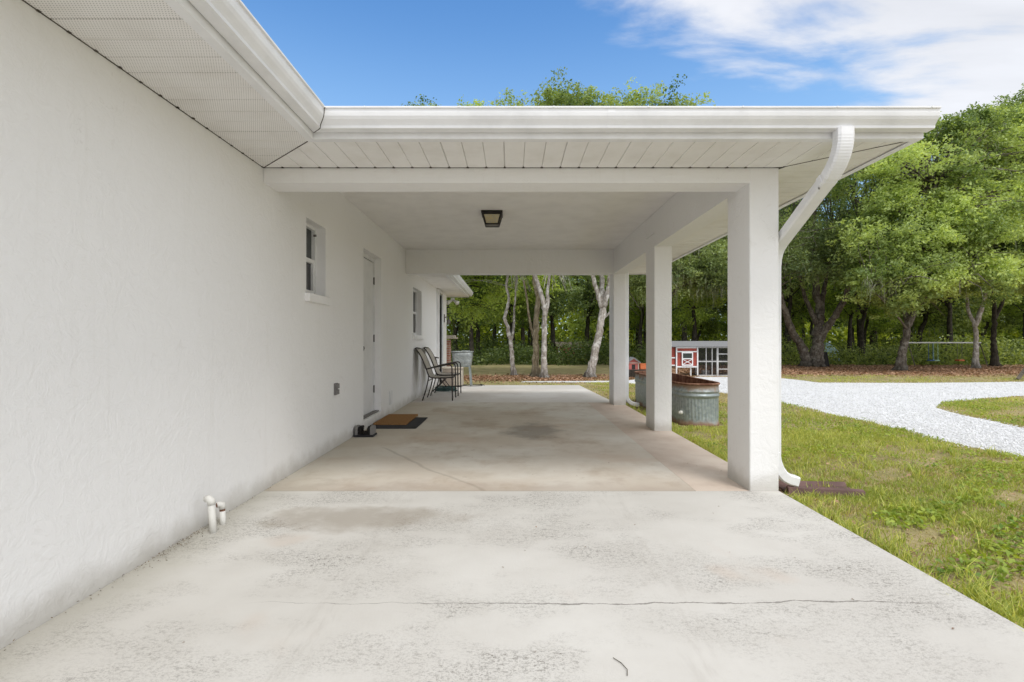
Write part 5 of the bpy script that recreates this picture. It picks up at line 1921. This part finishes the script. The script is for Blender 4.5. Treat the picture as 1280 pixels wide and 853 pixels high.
# longer tufts along the slab and here and there
tx_, ty_ = [], []
rt_ = np.random.default_rng(12)
for k in range(360):
    if k < 170:
        cy_ = 1.7 + rt_.random() ** 1.3 * 8.0
        if 4.0 < cy_ < 4.5:
            continue
        cx_ = 2.13 + abs(rt_.normal()) * .10
    else:
        cy_ = 1.9 + rt_.random() * 7
        cx_ = 2.2 + rt_.random() * 3.2
    if 7.3 < cy_ < 10.9 and 2.4 < cx_ < 3.25:
        continue
    nb_ = rt_.integers(12, 34)
    tx_.append(cx_ + rt_.normal(size=nb_) * .022)
    ty_.append(cy_ + rt_.normal(size=nb_) * .03)
tx_ = np.concatenate(tx_); ty_ = np.concatenate(ty_)
ok = (tx_ > 2.105) & ~inside(tx_, ty_, drive_poly)
tx_, ty_ = tx_[ok], ty_[ok]
tag(blades('grass_tufts', tx_, ty_, rt_.uniform(.045, .115, len(tx_)), rt_.uniform(.004, .008, len(tx_)), M['grass'], rt_.random(len(tx_)), 1.3), kind='stuff')

# loose stones on the gravel and strayed into the grass
rs_ = np.random.default_rng(14)
n = 60000
y = 3.5 + rs_.random(n) ** 1.2 * 13
x = 4.6 + rs_.random(n) * np.maximum(y * 1.05 + .5 - 4.6, .5)
dj = rs_.normal(size=(n, 2)) * .10
ok = inside(x + dj[:, 0], y + dj[:, 1], drive_poly) & in_view(x, y, .3)
edge_ = ~inside(x, y, drive_poly)
ok &= edge_ | (rs_.random(n) < .75)
x, y = x[ok], y[ok]
n = len(x)
oc = np.array([[1, 0, 0], [0, 1, 0], [-1, 0, 0], [0, -1, 0], [0, 0, .8], [0, 0, -.5]], float)
sc_ = rs_.uniform(.005, .014, n)[:, None, None] * rs_.uniform(.6, 1.3, (n, 6, 1))
an = rs_.random(n) * 6.28
rotm = np.stack([np.stack([np.cos(an), -np.sin(an), 0 * an], 1), np.stack([np.sin(an), np.cos(an), 0 * an], 1), np.stack([0 * an, 0 * an, 0 * an + 1], 1)], 1)
v = np.einsum('nij,kj->nki', rotm, oc) * sc_ + np.stack([x, y, np.full(n, GZ + .010)], 1)[:, None, :]
fc = np.array([[0, 1, 4], [1, 2, 4], [2, 3, 4], [3, 0, 4], [1, 0, 5], [2, 1, 5], [3, 2, 5], [0, 3, 5]])
q = (np.arange(n)[:, None, None] * 6 + fc[None]).reshape(-1, 3)
tag(np_mesh('gravel_stones', v.reshape(-1, 3), q, M['stone'], np.repeat(rs_.random(n), 6), tri=True), kind='stuff')

# broad-leaved lawn weeds
x, y = lawn_points(46000, 1.8, 11, .8)
d2 = fbm2(x + 3, y - 2, 1.4) + .6 * fbm2(x, y, 4.1)
k = (d2 > .12) & (x > 2.26)
x, y = x[k], y[k]
n = len(x)
pos = np.stack([x, y, GZ + nr.uniform(.012, .055, n)], 1)
nor = nr.normal(size=(n, 3)) * .55 + np.array([0, 0, 1.0])
v, q = leaf_cards(pos, nor, nr.uniform(.018, .042, n) * np.where(y < 4.2, 1.35, 1.0), nr, .6)
tag(np_mesh('weeds', v, q, M['weed'], np.repeat(np.clip(.5 + .3 * fbm2(x, y, 2.2) + nr.normal(size=n) * .2, 0, 1), 4)), kind='stuff')

# dry leaves: thick under the trees, a few on the lawn, slab edge and wall foot
lx, ly = [], []
n = 26000
x = -5 + nr.random(n) * 34
y = np.where(x < 6.5, nr.normal(size=n) * .8 + 17.3, nr.uniform(18.6, 27, n) + nr.normal(size=n) * .5)
lx.append(x); ly.append(y)
x, y = lawn_points(2600, 1.8, 14, .8)
lx.append(x); ly.append(y)
x = 2.14 + np.abs(nr.normal(size=900)) * .10; y = nr.uniform(1.6, 9.8, 900)
lx.append(x); ly.append(y)
x = np.concatenate(lx); y = np.concatenate(ly)
ok = in_view(x, y, 2) & ~inside(x, y, drive_poly)
x, y = x[ok], y[ok]
n = len(x)
pos = np.stack([x, y, GZ + nr.uniform(.006, .02, n)], 1)
nor = nr.normal(size=(n, 3)) * .35 + np.array([0, 0, 1.0])
v, q = leaf_cards(pos, nor, np.where(y > 15, nr.uniform(.06, .13, n), nr.uniform(.02, .05, n)), nr, .5)
tag(np_mesh('leaf_litter', v, q, M['litter'], np.repeat(nr.random(n), 4)), kind='stuff')
# debris swept against the wall foot and a few scraps on the slab
n = 420
y = np.concatenate([nr.normal(size=260) * .22 + 3.0, nr.uniform(1.0, 4.4, 160)])
x = XW + .012 + np.abs(nr.normal(size=n)) * np.where(np.arange(n) < 260, .045, .018)
pos = np.stack([x, y, np.full(n, .006) + nr.random(n) * .012], 1)
nor = nr.normal(size=(n, 3)) * .5 + np.array([0, 0, 1.0])
v, q = leaf_cards(pos, nor, nr.uniform(.004, .014, n), nr, .5)
tag(np_mesh('wall_foot_debris', v, q, M['debris'], np.repeat(nr.random(n), 4)), kind='stuff')
n = 34
x = nr.uniform(-1.6, 1.9, n); y = nr.uniform(1.9, 5.5, n)
pos = np.stack([x, y, np.full(n, .005)], 1)
nor = nr.normal(size=(n, 3)) * .2 + np.array([0, 0, 1.0])
v, q = leaf_cards(pos, nor, nr.uniform(.008, .020, n), nr, .5)
tag(np_mesh('slab_debris', v, q, M['litter'], np.repeat(nr.random(n) * .4, 4)), kind='stuff')
tg = MB().tube([(.405, 1.80, .004), (.412, 1.83, .006), (.40, 1.87, .004), (.375, 1.90, .005)], .0014, 5)
tag(tg.build('twig', M['bark_moss']), 'short dry brown twig lying alone on the concrete drive', 'twig')

# ================================================================== SKY AND LIGHT
SUN_EL, SUN_AZ = R(58), R(150)          # azimuth from +Y, clockwise: behind the camera, to the right
world = bpy.data.worlds.new('World')
bpy.context.scene.world = world
world.use_nodes = True
wt_ = world.node_tree
wt_.nodes.clear()


def wn(t, **k):
    nd = wt_.nodes.new(t)
    for a, b in k.items():
        setattr(nd, a, b)
    return nd


def wmath(op, a, b=0.0, clamp=False):
    nd = wn('ShaderNodeMath', operation=op, use_clamp=clamp)
    for i, v_ in enumerate((a, b)):
        if isinstance(v_, bpy.types.NodeSocket):
            wt_.links.new(v_, nd.inputs[i])
        else:
            nd.inputs[i].default_value = v_
    return nd.outputs[0]


sky = wn('ShaderNodeTexSky', sky_type='NISHITA')
sky.sun_disc = False
sky.sun_elevation = SUN_EL
sky.sun_rotation = SUN_AZ
sky.air_density = 1.0
sky.dust_density = 0.6
sky.ozone_density = 1.6
hsv = wn('ShaderNodeHueSaturation')
hsv.inputs['Saturation'].default_value = 1.25
hsv.inputs['Value'].default_value = 1.0
wt_.links.new(sky.outputs[0], hsv.inputs['Color'])
scl = wn('ShaderNodeVectorMath', operation='SCALE')
wt_.links.new(hsv.outputs[0], scl.inputs[0])
scl.inputs['Scale'].default_value = 2.35
tc = wn('ShaderNodeTexCoord')
sp = wn('ShaderNodeSeparateXYZ')
wt_.links.new(tc.outputs['Generated'], sp.inputs[0])
X, Y_, Z = sp.outputs
zz = wmath('MAXIMUM', Z, 0.03)
inv = wmath('DIVIDE', 1.0, wmath('ADD', zz, 0.12))
cv = wn('ShaderNodeCombineXYZ')
wt_.links.new(wmath('MULTIPLY', X, inv), cv.inputs[0])
wt_.links.new(wmath('MULTIPLY', Y_, inv), cv.inputs[1])
mp = wn('ShaderNodeMapping')
mp.inputs['Rotation'].default_value = (0, 0, R(35))
mp.inputs['Scale'].default_value = (1.0, 2.1, 1)
wt_.links.new(cv.outputs[0], mp.inputs[0])
nz = wn('ShaderNodeTexNoise')
wt_.links.new(mp.outputs[0], nz.inputs['Vector'])
nz.inputs['Scale'].default_value = 1.6
nz.inputs['Detail'].default_value = 9
nz.inputs['Roughness'].default_value = 0.55
nz.inputs['Distortion'].default_value = 0.35
nz2 = wn('ShaderNodeTexNoise')
wt_.links.new(mp.outputs[0], nz2.inputs['Vector'])
nz2.inputs['Scale'].default_value = 5.0
nz2.inputs['Detail'].default_value = 6
plane = wmath('ADD', wmath('ADD', wmath('MULTIPLY', X, 1.0), wmath('MULTIPLY', Z, 1.9)), wmath('MULTIPLY', Y_, -1.55))
cm = wmath('ADD', wmath('MULTIPLY', plane, 1.25), wmath('MULTIPLY', wmath('SUBTRACT', nz.outputs[0], 0.5), 1.9))
cm = wmath('ADD', cm, wmath('MULTIPLY', wmath('SUBTRACT', nz2.outputs[0], 0.5), 0.35))
mr = wn('ShaderNodeMapRange', interpolation_type='SMOOTHSTEP')
wt_.links.new(cm, mr.inputs[0])
mr.inputs[1].default_value = -0.22
mr.inputs[2].default_value = 0.30
mr.inputs[3].default_value = 0.0
mr.inputs[4].default_value = 0.93
# cloud brightness, x10 because the background runs at 0.1
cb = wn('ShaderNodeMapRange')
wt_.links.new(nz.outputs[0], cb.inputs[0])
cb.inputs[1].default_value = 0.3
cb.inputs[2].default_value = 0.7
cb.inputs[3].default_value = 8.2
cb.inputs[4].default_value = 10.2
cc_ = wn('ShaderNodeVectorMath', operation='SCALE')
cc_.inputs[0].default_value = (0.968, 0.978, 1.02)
side = wn('ShaderNodeMapRange', interpolation_type='SMOOTHSTEP')  # added gain: unseen clouds behind the camera brightened to lift the overall light
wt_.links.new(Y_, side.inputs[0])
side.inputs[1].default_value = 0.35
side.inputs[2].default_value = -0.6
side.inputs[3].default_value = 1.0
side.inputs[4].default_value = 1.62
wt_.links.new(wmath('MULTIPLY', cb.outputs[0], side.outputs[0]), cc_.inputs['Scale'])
mxw = wn('ShaderNodeMix', data_type='RGBA')
wt_.links.new(mr.outputs[0], mxw.inputs[0])
low = wn('ShaderNodeMapRange', interpolation_type='SMOOTHSTEP')
wt_.links.new(Z, low.inputs[0])
low.inputs[1].default_value = 0.58
low.inputs[2].default_value = 0.22
low.inputs[3].default_value = 0.0
low.inputs[4].default_value = 0.62
pale = wn('ShaderNodeMix', data_type='RGBA')
wt_.links.new(low.outputs[0], pale.inputs[0])
wt_.links.new(scl.outputs[0], pale.inputs[6])
pale.inputs[7].default_value = (4.4, 6.9, 9.6, 1)
wt_.links.new(pale.outputs[2], mxw.inputs[6])
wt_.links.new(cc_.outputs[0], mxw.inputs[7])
bg = wn('ShaderNodeBackground')
bg.inputs['Strength'].default_value = 0.1
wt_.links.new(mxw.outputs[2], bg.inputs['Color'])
wo = wn('ShaderNodeOutputWorld')
wt_.links.new(bg.outputs[0], wo.inputs[0])

sd = bpy.data.lights.new('sun', 'SUN')
sd.energy = 1.85
sd.angle = R(16)
sd.color = (1.0, 0.985, 0.96)
so = bpy.data.objects.new('sun', sd)
col.objects.link(so)
dirv = Vector((math.sin(SUN_AZ) * math.cos(SUN_EL), math.cos(SUN_AZ) * math.cos(SUN_EL), math.sin(SUN_EL)))
so.rotation_euler = dirv.to_track_quat('Z', 'Y').to_euler()
so.location = dirv * 50

cam = bpy.data.cameras.new('camera')
cam.lens = 18.0
cam.sensor_width = 36.0
cam.clip_start = 0.05
cam.clip_end = 1500
co = bpy.data.objects.new('camera', cam)
co.location = (0, 0, CAM_Z)
co.rotation_euler = (R(90), 0, 0)
col.objects.link(co)
sc = bpy.context.scene
sc.camera = co
sc.view_settings.view_transform = 'Standard'
sc.view_settings.look = 'None'
sc.view_settings.exposure = 0
sc.render.engine = 'CYCLES'
sc.cycles.max_bounces = 7
sc.cycles.diffuse_bounces = 4
sc.cycles.transmission_bounces = 4
sc.cycles.use_denoising = True
sc.cycles.sample_clamp_indirect = 8
